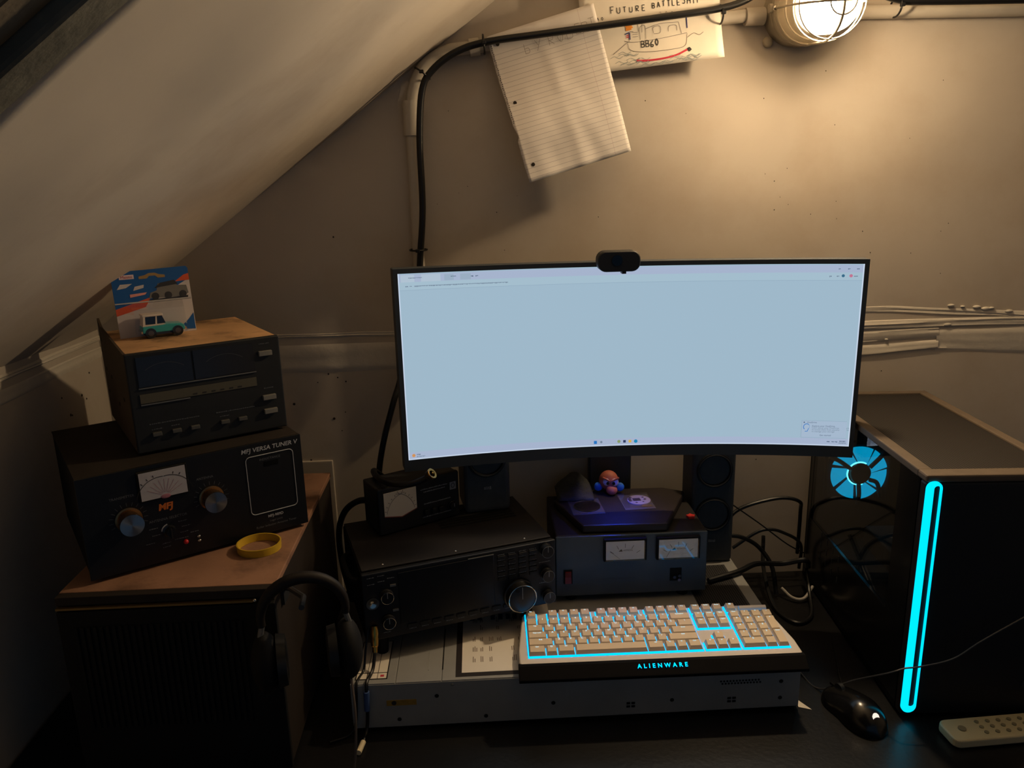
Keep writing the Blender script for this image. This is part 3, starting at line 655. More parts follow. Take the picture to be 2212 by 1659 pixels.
# stand
MB().box(-.046, .042, -.014, .012, .002, .52).build('stand_neck', black_sat, mon, bevel=.003)
MB().box(-.05, .05, -.15, .0, .42, .50).build('mount_bracket', black_sat, mon, bevel=.004)
MB().box(-.075, .075, -.017, .018, .0002, .004).build('stand_base', black_sat, mon, bevel=.001)
MB().lathe(mp(-.012, ZB+.0005, -.016), (0, 0, -1), [(0, .0036), (.006, .0036), (.006, .0046), (0, .0046)], 18).build('led_light_baffle', black_mat, mon)  # unseen tube added to narrow the LED's light onto the plaque
led = MB().cyl(mp(-.012, ZB+.0001, -.016), mp(-.012, ZB-.0006, -.016), .0028, n=14).build('power_led', glow_mat('blue power led', (.02, .07, 1.0), 4200.), mon)
# webcam
wc = thing('webcam', 'black pill-shaped webcam clipped on the monitor top edge', 'webcam', (.2405, MY0-.008, ZT+.0))
MB().prism(rrect(-.0365, .0365, -.0135, .0215, .0145, 6), 'y', -.028, -.001).build('body', mat('webcam black', (24, 25, 27), .55), wc, smooth=True, bevel=.002)
MB().lathe((-.004, -.028, .006), (0, -1, 0), [(0, .009), (.002, .009), (.002, .006), (.001, 0)], 24).build('lens', gloss_blk, wc, smooth=True)
MB().box(-.02, .02, -.001, .046, .002, .007).build('clip', black_pl, wc, bevel=.001); MB().box(-.02, .02, .042, .046, -.05, .004).build('clip_arm', black_pl, wc, bevel=.001)
MB().box(.005, .012, -.028, -.012, -.017, -.012).build('shutter_tab', black_pl, wc)

# ================================================================== transceiver
tr = thing('transceiver', 'wide black radio transceiver with a large tuning dial', 'radio', (-.205, -.404, .125), .301); tr.scale = (.9686,)*3
TW, TH, TD = .35, .127, .216
MB().box(0, TW, .004, TD, 0, TH-.004).build('case', mat('black radio case', (20, 20, 21), .5, vary=.15, vscale=60, spec=.35), tr, bevel=.002)
MB().box(.002, TW-.002, .012, TD, TH-.004, TH).build('top_cover', mat('brown black cover', (30, 27, 26), .6, vary=.15, vscale=20, spec=.3), tr, bevel=.0012)
for k in range(7): MB().box(.17, .32, .12+k*.011, .125+k*.011, TH, TH+.0012).build('louvre', black_mat, tr)
MB().box(-.001, TW+.001, -.003, .006, 0, TH-.001).build('front_panel', mat('radio front panel', (17, 17, 19), .45, spec=.4), tr, bevel=.002)
MB().box(.0605, .232, -.0045, -.003, .022, .119).build('display', mat('display glass', (10, 11, 13), .38, spec=.4), tr, bevel=.001)
MB().box(.185, .232, -.005, -.003, .1195, .1207).build('bright_edge', metal_gr, tr)
for u in (.04, .17, .30): MB().ell((u, .022, TH), (.0025, .0025, .0014), 10, 6).build('screw', chrome, tr, smooth=True)
def knob(parent, u, z, r, dep, m, y=-.003, rim=None, pointer=True, n=28):
    k = MB().lathe((u, y, z), (0, -1, 0), [(0, r*1.08), (dep*.25, r*1.08), (dep*.3, r), (dep*.94, r*.95), (dep, r*.88), (dep, 0)], n).build('knob', m, parent, smooth=True)
    if rim: MB().tube([(u+math.cos(a)*r*.96, y-dep*.97, z+math.sin(a)*r*.96) for a in [2*math.pi*i/36 for i in range(36)]], r*.035, 6, closed=True).build('rim', rim, k, smooth=True)
    if pointer: MB().box(u-.0006, u+.0006, y-dep-.0006, y-dep, z, z+r*.85).build('pointer', grey_lab, k)
    return k
knob_m = mat('black knob', (16, 16, 17), .35, spec=.5)
knob(tr, .2775, .0335, .0272, .022, mat('dial black', (14, 14, 15), .4), rim=chrome)
MB().cyl((.268, -.025, .052), (.268, -.027, .052), .0035, n=14).build('finger_dimple', black_mat, tr)
for u, z in ((.331, .111), (.332, .0625), (.3335, .019)): knob(tr, u, z, .0115, .014, knob_m, rim=metal_gr)
for u, z in ((.0385, .0825), (.039, .0345)): knob(tr, u, z, .011, .014, knob_m, rim=chrome)
MB().lathe((.0145, -.003, .072), (0, -1, 0), [(0, .011), (.004, .011), (.004, .006), (.001, 0)], 20).build('mic_socket', chrome, tr, smooth=True)
for u, z, w_, in ((.05, .097, .010), (.052, .050, .010), (.308, .026, .008)): MB().box(u-.004, u+w_-.004, -.006, -.003, z, z+.0035).build('button', metal_gr, tr)
rows = []
for r_ in range(5):
    for q in range(4): rows.append((.240+q*.020, .240+q*.020+.013, .116-r_*.0105))
for u, z in ((.008, .118), (.026, .119), (.026, .1085), (.008, .106), (.042, .112), (.008, .010), (.03, .0115)): rows.append((u, u+.012, z))
for q in range(9): rows.append((.075+q*.022, .087+q*.022, .009))
for u, z in ((.318, .086), (.318, .045), (.318, .125)): rows.append((u, u+.022, z))
marks(tr, rows, -.0033, grey_lab, h=.0014)
for q in range(9): MB().box(.072+q*.022, .089+q*.022, -.0055, -.003, .012, .0185).build('function_key', black_pl, tr, bevel=.0008)
for r_ in range(5):
    for q in range(4): MB().box(.239+q*.020, .254+q*.020, -.0052, -.003, .1085-r_*.0105, .1145-r_*.0105).build('keypad_button', black_pl, tr, bevel=.0008)
for u in (.03, TW-.05):
    for y in (.01, TD-.04): MB().cyl((u, y+.012, -.0391), (u, y+.012, 0), .010, .013, n=14).build('foot', black_mat, tr)
MB().tube(spline([(-.002, .03, .10), (-.014, .05, .10), (-.014, .13, .095), (-.002, .15, .095)], 6), .005, 8).build('side_handle', black_mat, tr, smooth=True)
# plug and its cord hanging over the server edge
pc = thing('headset_cable', 'black cord with a gold plug hanging over the server left end', 'cord', (-.193, -.392, ST))
o_ = Vector((-.193, -.392, ST))
# plug rises to the radio front
MB().lathe(Vector((-.1905, -.4035, .153))-o_, (.02, -.36, -.9), [(0, .004), (.0, .0065), (.012, .0075), (.018, .0066), (.020, .0072), (.031, .0064), (.033, .0045), (.042, .004), (.042, 0)], 20).build('plug', brass, pc, smooth=True)
cord_pts = [(-.1898, -.4185, .116), (-.192, -.434, .097), (-.195, -.446, ST+.0045), (-.1985, -.4625, ST+.0045), (-.1995, -.4705, ST-.004), (-.2, -.4705, .05), (-.203, -.4725, .012), (-.2065, -.492, .004), (-.210, -.515, .004)]
MB().tube([Vector(p)-o_ for p in spline(cord_pts, 6)], .0028, 8).build('wire', wire_blk, pc, smooth=True)
MB().cyl(Vector((-.1997, -.4712, .078))-o_, Vector((-.2007, -.4712, .044))-o_, .0048, n=12).build('sleeve', mat('blue heatshrink', (60, 84, 132), .5), pc, smooth=True)
MB().cyl(Vector((-.2065, -.496, .0046))-o_, Vector((-.2105, -.520, .0046))-o_, .0045, n=10).build('end_sleeve', mat('cream sleeve', (210, 196, 160), .5), pc, smooth=True)
cd2 = MB().tube(spline([(-.2005, -.406, .15), (-.205, -.416, .12), (-.2085, -.428, ST+.003), (-.213, -.45, ST+.003), (-.2155, -.4665, ST+.001), (-.217, -.4692, .06), (-.221, -.4692, .02), (-.232, -.476, .003), (-.26, -.49, .003)], 6), .002, 8).build('thin_cable', wire_blk, smooth=True)
tag(cd2, 'thin black lead running down beside the gold-plugged cord', 'cord')

# ================================================================== cross-needle watt meter on the transceiver
swr = thing('watt_meter', 'small black cross-needle power meter on top of the transceiver', 'meter', (-.189, -.268, .2478), .53); swr.scale = (.9757,)*3
SWw, SH2, SD = .165, .092, .07
MB().box(0, SWw, .006, SD, .004, SH2).build('case', black_sat, swr, bevel=.003)
MB().box(-.001, SWw+.001, -.002, .009, .002, SH2+.001).build('front_frame', black_pl, swr, bevel=.003)
for u in (.015, SWw-.03): MB().box(u, u+.016, .01, .06, 0, .004).build('foot', black_mat, swr)
face_m = mat('cream meter face', (206, 196, 180), .6, spec=.3)
fc = MB().prism([(.0095, .0375), (.0095, .083), (.0745, .083), (.0745, .0395), (.0435, .030)], 'y', -.0035, -.002).build('meter_face', face_m, swr)
def arc(cx, cz, r, a0, a1, y, wd, n=18): return MB().ribbon([(cx+r*math.cos(math.radians(a0+(a1-a0)*i/n)), y, cz+r*math.sin(math.radians(a0+(a1-a0)*i/n))) for i in range(n+1)], wd, (0, 1, 0))
m_arc = MB()
for q in (arc(.055, .037, .041, 95, 172, -.0038, .0006), arc(.029, .037, .041, 8, 85, -.0038, .0006)): m_arc.add(q.v, q.f)
for i in range(7):
    a = math.radians(100+i*11); m_arc.add(*[(lambda r: (r.v, r.f))(MB().ribbon([(.055+.043*math.cos(a), -.0038, .037+.043*math.sin(a)), (.055+.046*math.cos(a), -.0038, .037+.046*math.sin(a))], .0008, (0, 1, 0)))][0])
    a = math.radians(80-i*11); r_ = MB().ribbon([(.029+.043*math.cos(a), -.0038, .037+.043*math.sin(a)), (.029+.046*math.cos(a), -.0038, .037+.046*math.sin(a))], .0008, (0, 1, 0)); m_arc.add(r_.v, r_.f)
m_arc.build('scale', ink, fc)
MB().prism([(.0095, .0375), (.0435, .030), (.0745, .0395), (.0745, .0412), (.0435, .0318), (.0095, .0392)], 'y', -.0038, -.0034).build('scale_band', mat('dull red print', (130, 70, 60), .7), fc)
marks(swr, [(.084, .141, .0715), (.09, .135, .066), (.09, .146, .042), (.10, .15, .016), (.086, .10, .016)], -.0022, grey_lab, h=.0022)
MB().box(.1455, .1585, -.0028, -.002, .0585, .0735).build('logo_plate', grey_lab, swr); MB().tube([(.152+.0035*math.cos(a), -.003, .0665+.0045*math.sin(a)) for a in [2*math.pi*i/16 for i in range(16)]], .0006, 4, closed=True).build('logo_ring', ink, swr)
for u, z in ((.093, .027), (.1085, .0265), (.1235, .026)): MB().box(u-.0045, u+.0045, -.009, -.002, z-.006, z+.006).build('push_button', black_pl, swr, bevel=.0015)
knob(swr, .1485, .027, .008, .011, knob_m, y=-.002)
# coax cables
cx1 = thing('coax_cable', 'black coax with an open gold connector lying over the power meter', 'cable', (-.19, -.2, .32)); o_ = Vector((-.19, -.2, .32))
MB().tube([Vector(p)-o_ for p in spline([(-.175, -.15, .30), (-.205, -.172, .338), (-.196, -.222, .347), (-.168, -.268, .350), (-.135, -.288, .354), (-.108, -.290, .362), (-.094, -.292, .371)], 7)], .0055, 10).build('wire', wire_blk, cx1, smooth=True)
MB().lathe(Vector((-.099, -.290, .367))-o_, (.62, -.30, .55), [(0, .0058), (.004, .009), (.014, .0095), (.014, .0075), (.006, .0068), (.006, 0)], 22).build('connector_shell', mat('dull nickel', (120, 112, 98), .35, .9), cx1, smooth=True)
MB().lathe(Vector((-.099, -.290, .367))-o_, (.62, -.30, .55), [(.0135, .0062), (.0142, .0092), (.0138, .0098), (.012, .0098)], 22).build('connector_rim', brass, cx1, smooth=True)
MB().lathe(Vector((-.099, -.290, .367))-o_, (.62, -.30, .55), [(.005, .0024), (.0155, .0022), (.0165, .001), (.0165, 0)], 12).build('centre_pin', brass, cx1, smooth=True)
tag(MB().tube(spline([(-.14, -.06, .60), (-.155, -.075, .5), (-.171, -.10, .449), (-.192, -.108, .38), (-.205, -.11, .32), (-.205, -.115, .285), (-.185, -.125, .275)], 8), .006, 10).build('coax_cable', wire_blk, smooth=True), 'black coax dropping behind the monitor left edge to the meter', 'cable')
tag(MB().tube(spline([(-.205, -.20, .29), (-.24, -.175, .28), (-.272, -.15, .248), (-.288, -.14, .20), (-.29, -.12, .12), (-.28, -.10, .03)], 8), .0062, 10).build('coax_cable', wire_blk, smooth=True), 'black coax curling down left of the transceiver', 'cable')

# ================================================================== bench power supply with plaque and trinkets
PX, PY, PZ, PW, PH, PD = .1266, -.245, .1, .284, .122, .195
ps = thing('power_supply', 'black bench power supply with two lit rectangular meters', 'power supply', (PX, PY, PZ))
MB().box(.001, PW-.001, .004, PD, 0, PH).build('cover', mat('brown black cover', (30, 27, 26), .6, vary=.15, vscale=20, spec=.3), ps, bevel=.003)
MB().box(0, PW, 0, .006, 0, PH-.001).build('front_panel', mat('blue black panel', (74, 84, 92), .4, vary=.1, vscale=20, spec=.4), ps, bevel=.002)
for u in (.03, PW-.04):
    for y in (.02, PD-.03): MB().cyl((u, y, -.013), (u, y, 0), .011, n=14).build('foot', black_mat, ps)
mface = mat('white meter face', (206, 210, 208), .6, spec=.3); glass_m = clear_mat('meter glass')
for k, (u0, u1, z0, z1) in enumerate(((.0925, .1635, .0755, .1120), (.191, .2635, .0745, .1115))):
    mt = MB().box(u0-.004, u1+.005, -.008, 0, z0-.004, z1+.004).build('meter', black_mat, ps, bevel=.001)
    MB().box(u0, u1, -.0088, -.008, z0, z1).build('dial_face', mface, mt)
    cx = (u0+u1)/2; mb = MB()
    for i in range(5):
        a = math.radians(145-27.5*i); c0, s0 = math.cos(a), math.sin(a)
        r_ = MB().ribbon([(cx+c0*.026, -.0091, z0-.002+s0*.026), (cx+c0*.034, -.0091, z0-.002+s0*.034)], .0008, (0, 1, 0)); mb.add(r_.v, r_.f)
    mb.build('scale', ink, mt)
    MB().prism([(cx-.012, z0+.0165), (cx-.008, z0+.0205), (cx-.006, z0+.0205), (cx-.005, z0+.0165)], 'y', -.0092, -.0088).build('logo', ink, mt)
    text('ASTRON', .0045, ink, mt, (cx+.005, -.0093, z0+.0185))
    nd = math.radians(140 if k == 0 else 55); bx = cx-.01 if k == 0 else u0+.014
    r_ = MB().ribbon([(bx, -.0096, z0+.002), (bx+math.cos(nd)*.024*(1 if k == 0 else .6), -.0096, z0+.002+math.sin(nd)*.024*(1 if k == 0 else .8))], .0006, (0, 1, 0)); r_.build('needle', ink, mt)
    MB().box(u0-.001, u1+.001, -.0125, -.0122, z0-.001, z1+.001).build('cover_glass', glass_m, mt)
sw = MB().box(.0145, .031, -.0025, 0, .027, .0545).build('switch_bezel', black_mat, ps); MB().prism([(-.0025, .0295), (-.0025, .052), (-.0055, .052), (-.004, .041), (-.007, .0295)], 'x', .017, .0285).build('rocker', mat('red rocker', (120, 28, 26), .35), sw)
MB().box(.215, .2365, -.002, 0, .024, .049).build('socket_plate', black_mat, ps)
for u, z in ((.222, .034), (.231, .028), (.2315, .036)): MB().lathe((u, -.002, z), (0, -1, 0), [(0, .003), (.006, .003), (.006, .0)], 12).build('binding_post', chrome, ps, smooth=True)
text('ASTRON CORPORATION', .0062, dim_lab, ps, (.108, -.0004, .0315))
PT = PZ+PH
# plaque
plq = tag(MB().prism([(.137, -.110), (.178, -.236), (.336, -.241), (.407, -.090), (.366, -.066), (.176, -.062)], 'z', PT+.0002, PT+.0165).build('plaque', mat('dark stained plaque', (38, 32, 30), .5, vary=.2, vscale=14, spec=.35), bevel=.004), 'dark six-sided wooden plaque lying on the power supply', 'plaque')
QZ = PT+.0168
# folded dark cloth at the plaque's back left
mb = MB(); n = 16
for i in range(n+1):
    for j in range(n+1):
        u, v = i/n, j/n; x = .146+.07*u; y = -.125+.075*v; hz = .004+.032*math.exp(-((u-.55)/.4)**2-((v-.8)/.45)**2)+.005*noise.noise((u*5, v*5, 3))
        if i in (0, n) or j in (0, n): hz *= .35
        mb.v.append((x, y, QZ+max(.0008, hz)))
for i in range(n):
    for j in range(n):
        a = i*(n+1)+j; mb.f.append((a, a+1, a+n+2, a+n+1))
cl = mb.build('folded_cloth', mat('dark cloth', (46, 48, 46), .9, vary=.2, vscale=60, bump=.4, bscale=200), smooth=True); tag(cl, 'crumpled dark grey cloth at the back left of the plaque', 'cloth')
s_ = cl.modifiers.new('solid', 'SOLIDIFY'); s_.thickness = .0025; s_.offset = 1
# clay head
hd = thing('clay_head', 'small red-brown clay head with blue ears and angry eyes', 'figurine', (.252, -.082, QZ), -.15)
clay = mat('red brown clay', (176, 96, 80), .6, vary=.05, vscale=60); bclay = mat('blue clay', (36, 110, 190), .6); wclay = mat('white clay', (205, 200, 214), .6)
mb = MB(); mb.ell((0, 0, .026), (.0195, .017, .0205), 24, 16); mb.build('head', clay, hd, smooth=True)
MB().ell((.006, -.015, .0105), (.0115, .011, .0100), 20, 14).build('muzzle', clay, hd, smooth=True)
for s in (-1, 1): MB().ell((s*.022+.001, -.004, .0130), (.0085, .006, .0095), 18, 12).build('ear', bclay, hd, smooth=True)
for s in (-1, 1):
    e = MB().ell((s*.0085+.004, -.0145, .0275), (.0072, .0045, .0080), 16, 12).build('eye', wclay, hd, smooth=True); MB().ell((s*.006+.004, -.0182, .0262), (.0033, .002, .0036), 12, 8).build('pupil', black_mat, e, smooth=True)
    b = MB().box(-.0085, .0085, -.0022, .0022, -.0016, .0016).build('brow', clay, hd, bevel=.001); b.location = (s*.009+.004, -.0165, .0338); b.rotation_euler = (0, s*-.5, 0)
# two clear flips with a coin and a disc
film = clear_mat('clear film', (.93, .93, .93), rough=.12)
c1 = thing('coin_flip', 'clear plastic flip with a dark coin on the plaque', 'coin holder', (.196, -.152, QZ), .06)
MB().box(-.031, .031, -.036, .036, 0, .0006).build('flip_back', mat('grey film', (120, 112, 110), .3, alpha=.5), c1); MB().lathe((.002, 0, .0006), (0, 0, 1), [(0, .0255), (.0016, .0255), (.002, .0245), (.002, 0)], 40).build('coin', mat('dark bronze', (70, 56, 46), .35, .8, bump=.4, bscale=160), c1, smooth=True)
MB().tube([(.002+.0255*math.cos(a), .0255*math.sin(a), .0024) for a in [2*math.pi*i/40 for i in range(40)]], .0005, 6, closed=True).build('coin_rim', chrome, c1, smooth=True); MB().box(-.031, .031, -.036, .036, .0030, .0033).build('flip_cover', film, c1)
c2 = thing('coin_flip', 'clear plastic flip holding a pale lilac printed disc', 'coin holder', (.298, -.138, QZ), .05)
MB().box(-.03, .03, -.036, .036, 0, .0006).build('flip_back', mat('grey film', (70, 66, 66), .3, alpha=.45), c2)
ds = MB().lathe((.006, .004, .0006), (0, 0, 1), [(0, .023), (.0022, .023), (.0026, .0215), (.0026, 0)], 36).build('disc', mat('lilac enamel', (196, 186, 206), .3, spec=.5), c2, smooth=True)
MB().box(-.006, .009, -.002, .011, .0032, .0036).build('disc_print', mat('dark violet print', (60, 50, 76), .5), ds)
for u, v, r in ((-.009, .016, .0035), (-.012, .008, .004), (-.012, .0, .0035), (.016, .014, .0025), (.018, .004, .003), (-.002, -.010, .0025), (.012, -.008, .002)): MB().lathe((u, v, .0032), (0, 0, 1), [(0, r), (.0003, r), (.0003, 0)], 10).build('disc_print', mat('dark violet print', (60, 50, 76), .5), ds)
MB().box(.004, .024, -.029, -.0215, .0006, .0024).build('foil_tab', mat('gold foil', (226, 190, 130), .2, .8), c2); MB().box(-.03, .03, -.036, .036, .0038, .0041).build('flip_cover', film, c2)
gm = MB(); pts = []
for i in range(10):
    a = math.pi*2*i/10+.3; r_ = .0095 if i % 2 == 0 else .0065; pts.append((r_*math.cos(a), r_*math.sin(a)))
gm.prism(pts, 'z', 0, .005); g_ = gm.build('plastic_star', mat('red plastic', (190, 52, 46), .35), bevel=.0008); g_.location = (.3945, -.185, PT+.0002); tag(g_, 'tiny red plastic star on the power supply right corner', 'trinket')

# ================================================================== speakers
def speaker(name, label, loc, rz):
    t = thing(name, label, 'speaker', loc, rz, 'pair of desktop speakers'); Ww, Dd, Hh = .088, .082, .272
    MB().box(0, Ww, 0, Dd, 0, Hh).build('cabinet', mat('charcoal speaker case', (66, 70, 74), .6, vary=.08, vscale=90, spec=.3), t, bevel=.009, seg=4)
    for z in (.108, .203):
        d = MB().lathe((Ww/2, -.0005, z), (0, -1, 0), [(0, .037), (.0035, .036), (.0035, .031), (-.001, .030), (-.008, .014), (-.008, .012), (-.004, .008), (-.002, 0)], 32).build('driver', mat('speaker cone', (16, 16, 17), .5, spec=.4), t, smooth=True)
        MB().tube([(Ww/2+.033*math.cos(a), -.004, z+.033*math.sin(a)) for a in [2*math.pi*i/36 for i in range(36)]], .0015, 6, closed=True).build('surround', black_sat, d, smooth=True)
    marks(t, [(Ww/2-.007, Ww/2+.007, .05), (Ww/2-.007, Ww/2+.007, .047)], -.0006, grey_lab, 'logo_print', h=.003); return t
speaker('desktop_speaker', 'charcoal two-driver speaker standing on the transceiver beside the meter', (-.038, -.186, .2480), .17)
speaker('desktop_speaker', 'charcoal two-driver speaker on the server right of the power supply', (.4155, -.115, ST), .0)

# ================================================================== left stack: amplifier cabinet, tuner, counter, toy
CT = .311
cab = thing('amplifier_cabinet', 'large black amplifier cabinet with brown top carrying the tuner', 'amplifier', (-.605, -.55, 0))
top_m = mat('brown worn top', (142, 106, 84), .65, vary=.2, vscale=8, bump=.1, bscale=90, dark=(52, 36, 28), dscale=7, damount=.7, spec=.25)
MB().box(0, .30, .004, .45, .012, CT-.01).build('case', mat('dark brown case', (40, 34, 30), .7, vary=.2, vscale=12, spec=.2), cab, bevel=.002)
MB().box(-.002, .302, .012, .452, CT-.01, CT).build('top_panel', top_m, cab, bevel=.0015)
MB().box(-.002, .302, -.004, .006, .012, CT-.022).build('front_panel', black_mat, cab, bevel=.002)
MB().box(-.001, .272, -.005, .012, CT-.019, CT-.016).build('trim_strip', mat('dull gold trim', (120, 100, 62), .35, .7), cab)
MB().box(-.002, .302, -.001, .014, CT-.014, CT-.001).build('top_lip', mat('dark brown case', (40, 34, 30), .7), cab, bevel=.001)
for k in range(27): MB().box(.02+k*.0088, .0245+k*.0088, -.0065, -.004, .10, .265).build('grille_slat', mat('grille black', (20, 20, 21), .7, spec=.2), cab)
MB().ell((.275, -.004, CT-.0165), (.003, .003, .003), 10, 8).build('screw', chrome, cab, smooth=True)
for u in (.03, .26):
    for y in (.03, .40): MB().cyl((u, y, 0), (u, y, .012), .014, n=14).build('foot', black_mat, cab)

tu = thing('antenna_tuner', 'black antenna tuner lettered in white with two round metal knobs', 'tuner', (-.569, -.52, CT+.006), .571)
UW, UH, UD = .325, .154, .285
dust = mat('dusty black top', (44, 38, 33), .75, vary=.25, vscale=10, spec=.2)
MB().box(.002, UW-.002, .004, UD, 0, UH-.0015).build('case', black_mat, tu, bevel=.001); MB().box(.001, UW-.001, .003, UD, UH-.0015, UH).build('top_cover', dust, tu)
MB().box(0, UW, 0, .004, 0, UH).build('front_panel', mat('tuner front', (15, 16, 19), .4, spec=.4), tu, bevel=.0005)
for u in (.03, UW-.03):
    for y in (.03, UD-.03): MB().cyl((u, y, -.006), (u, y, 0), .009, n=12).build('foot', black_mat, tu)
tp = mat('tuner white print', (172, 174, 178), .5); tdim = mat('tuner dim print', (96, 98, 102), .5)
text('MFJ VERSA TUNER V', .0098, tp, tu, (.2735, -.0004, .1435), shear=.15, bold=.00015, sx=1.02)
MB().tube([(x, -.0006, z) for x, z in rrect(.2345, .310, .0365, .1335, .007, 6)], .00065, 5, closed=True).build('white_outline', tp, tu)
text('INDUCTANCE', .0052, tdim, tu, (.2725, -.0004, .1255)); MB().box(.262, .285, -.0006, 0, .113, .121).build('counter_window', gloss_blk, tu)
text('MFJ-989D', .0062, tp, tu, (.2725, -.0004, .0285), bold=.0001); text('Legal Limit', .0048, tdim, tu, (.2725, -.0004, .0205)); text('Roller Inductor Antenna Tuner', .0052, tdim, tu, (.2725, -.0004, .0135))
mt = MB().box(.0775, .1475, -.004, 0, .1005, .1475).build('meter', black_mat, tu, bevel=.0008)
fc = MB().box(.0805, .1445, -.0047, -.004, .103, .1455).build('meter_face', mat('grey white meter face', (168, 166, 172), .6), mt)
mb = MB(); q = arc(.118, .100, .0355, 12, 96, -.005, .0009); mb.add(q.v, q.f); q = arc(.109, .100, .0355, 84, 168, -.005, .0009); mb.add(q.v, q.f)
for i in range(5):
    for cx_, a in ((.118, 20+i*14), (.109, 160-i*14)):
        a = math.radians(a); q = MB().ribbon([(cx_+.037*math.cos(a), -.005, .1+.037*math.sin(a)), (cx_+.0405*math.cos(a), -.005, .1+.0405*math.sin(a))], .0011, (0, 1, 0))
        if all(.081 < v[0] < .144 and v[2] < .145 for v in q.v): mb.add(q.v, q.f)
mb.build('scale', ink, fc)
mb = MB()
for i in range(9):
    a = math.radians(30+i*15); q = MB().ribbon([(.1135+.006*math.cos(a), -.005, .1045+.006*math.sin(a)), (.1135+.028*math.cos(a), -.005, .1045+.028*math.sin(a)*.95)], .0005, (0, 1, 0)); mb.add(q.v, q.f)
mb.build('fan_lines', mat('pink print', (150, 96, 112), .7), fc)
MB().ell((.1135, -.005, .104), (.007, .0008, .0035), 12, 8).build('needle_pivot', mat('pink print', (150, 96, 112), .7), fc)
text('MFJ', .0135, mat('orange print', (190, 100, 30), .5), tu, (.1115, -.0005, .086), shear=.15, bold=.0006)
alu = mat('spun aluminium', (200, 198, 196), .22, 1.); alu.node_tree.nodes['Principled BSDF'].inputs['Anisotropic'].default_value = .85
tg = alu.node_tree.nodes.new('ShaderNodeTangent'); tg.direction_type = 'RADIAL'; tg.axis = 'Y'; alu.node_tree.links.new(tg.outputs[0], alu.node_tree.nodes['Principled BSDF'].inputs['Tangent'])
def metal_knob(u, z, r, dep):
    e = MB().lathe((0, 0, 0), (0, -1, 0), [(0, r*1.12), (.002, r*1.12), (.0025, r*.96), (dep*.9, r*.94), (dep*.93, r)], 36).build('knob', mat('brown gold skirt', (150, 112, 72), .25, .9), tu, smooth=True); e.location = (u, -.0002, z)
    c = MB().lathe((0, 0, 0), (0, -1, 0), [(dep*.93, r), (dep, r*.98), (dep, 0)], 40).build('knob_cap', alu, e, smooth=True, label='spun aluminium knob cap')
    return e
metal_knob(.0605, .0795, .0165, .027); metal_knob(.1775, .0835, .0165, .027)
for cu, cz in ((.0605, .0795), (.1775, .0835)):
    mb = MB()
    for i in range(13):
        a = math.radians(-20+i*18.5); q = MB().ribbon([(cu+.0205*math.cos(a), -.0005, cz+.0205*math.sin(a)), (cu+.026*math.cos(a), -.0005, cz+.026*math.sin(a))], .0005, (0, 1, 0)); mb.add(q.v, q.f)
    mb.build('dial_marks', tdim, tu)
text('TRANSMITTER', .0052, tdim, tu, (.0555, -.0004, .1145)); text('ANTENNA', .0052, tdim, tu, (.1715, -.0004, .1165)); text('ANTENNA SELECTOR', .0055, tdim, tu, (.113, -.0004, .067))
k = MB().lathe((.112, 0, .0475), (0, -1, 0), [(0, .0095), (.003, .0095), (.004, .007), (.012, .0062), (.012, 0)], 20).build('selector_knob', knob_m, tu, smooth=True); MB().box(.1107, .1133, -.016, -.003, .039, .056).build('bar', knob_m, k, bevel=.001)
q = arc(.112, .0475, .0105, 100, 175, -.0008, .0018); q.build('white_arc', tp, tu)
MB().ell((.1325, -.0025, .0235), (.0037, .004, .0037), 14, 10).build('red_button', mat('red button', (190, 30, 34), .35), tu, smooth=True)
for z in (.0205, .0275): MB().ell((.1515, -.003, z), (.003, .003, .0022), 10, 8).build('toggle', chrome, tu, smooth=True)
rows = []
for u, z in ((.085, .055), (.088, .044), (.078, .033), (.10, .028), (.126, .057), (.13, .048), (.127, .039), (.118, .030), (.10, .022), (.125, .0295), (.141, .035)): rows.append((u, u+.012, z))
marks(tu, rows, -.0001, tdim, h=.0014)

uz = CT+.006+UH+.006
fcn = thing('bench_meter_box', 'old black twin-meter unit with a stained top above the tuner', 'meter', (-.516, -.425, uz), .553)
VW, VH, VD = .224, .150, .24
rust_lamplit = mat('stained lamp-brown top', (212, 168, 122), .6, vary=.25, vscale=9, dark=(46, 34, 28), dscale=11, damount=.85, spec=.25)  # real stains; the brown of the lamp light is put into the base colour
MB().box(.002, VW-.002, .006, VD, .0, VH-.002).build('case', black_mat, fcn, bevel=.001); MB().box(.001, VW-.001, .004, VD, VH-.002, VH).build('top_cover', rust_lamplit, fcn, bevel=.0006)
side_m = mat('dusty side plate', (70, 56, 42), .8, vary=.2, vscale=14)
sp = MB().prism([(.0, .0), (VD+.012, .0), (VD+.012, .172), (VD-.02, .160), (.0, VH)], 'x', -.003, .0005).build('side_plate', side_m, fcn)
for y, z in ((.235, .138), (.17, .085), (.12, .05), (.225, .05), (.22, .09), (.06, .07)): MB().lathe((-.003, y, z), (-1, 0, 0), [(0, .0035), (.0004, .0035), (.0004, 0)], 12).build('vent_hole', black_mat, sp)
MB().box(-.003, VW+.001, -.003, .006, -.002, VH+.001).build('front_panel', mat('charcoal front', (30, 31, 32), .5, vary=.1, vscale=30, spec=.35), fcn, bevel=.002)
for u in (.03, VW-.03):
    for y in (.03, VD-.03): MB().cyl((u, y, -.006), (u, y, 0), .009, n=12).build('foot', black_mat, fcn)
for u0, u1 in ((.0115, .0885), (.0915, .1825)):
    wv = MB().box(u0, u1, -.0042, -.003, .0995, .1445).build('meter_window', mat('smoked window', (34, 34, 37), .15, spec=.5), fcn)
    q = arc((u0+u1)/2, .085, .048, 55, 125, -.0045, .0005); q.build('scale', mat('faint print', (70, 70, 72), .6), wv)
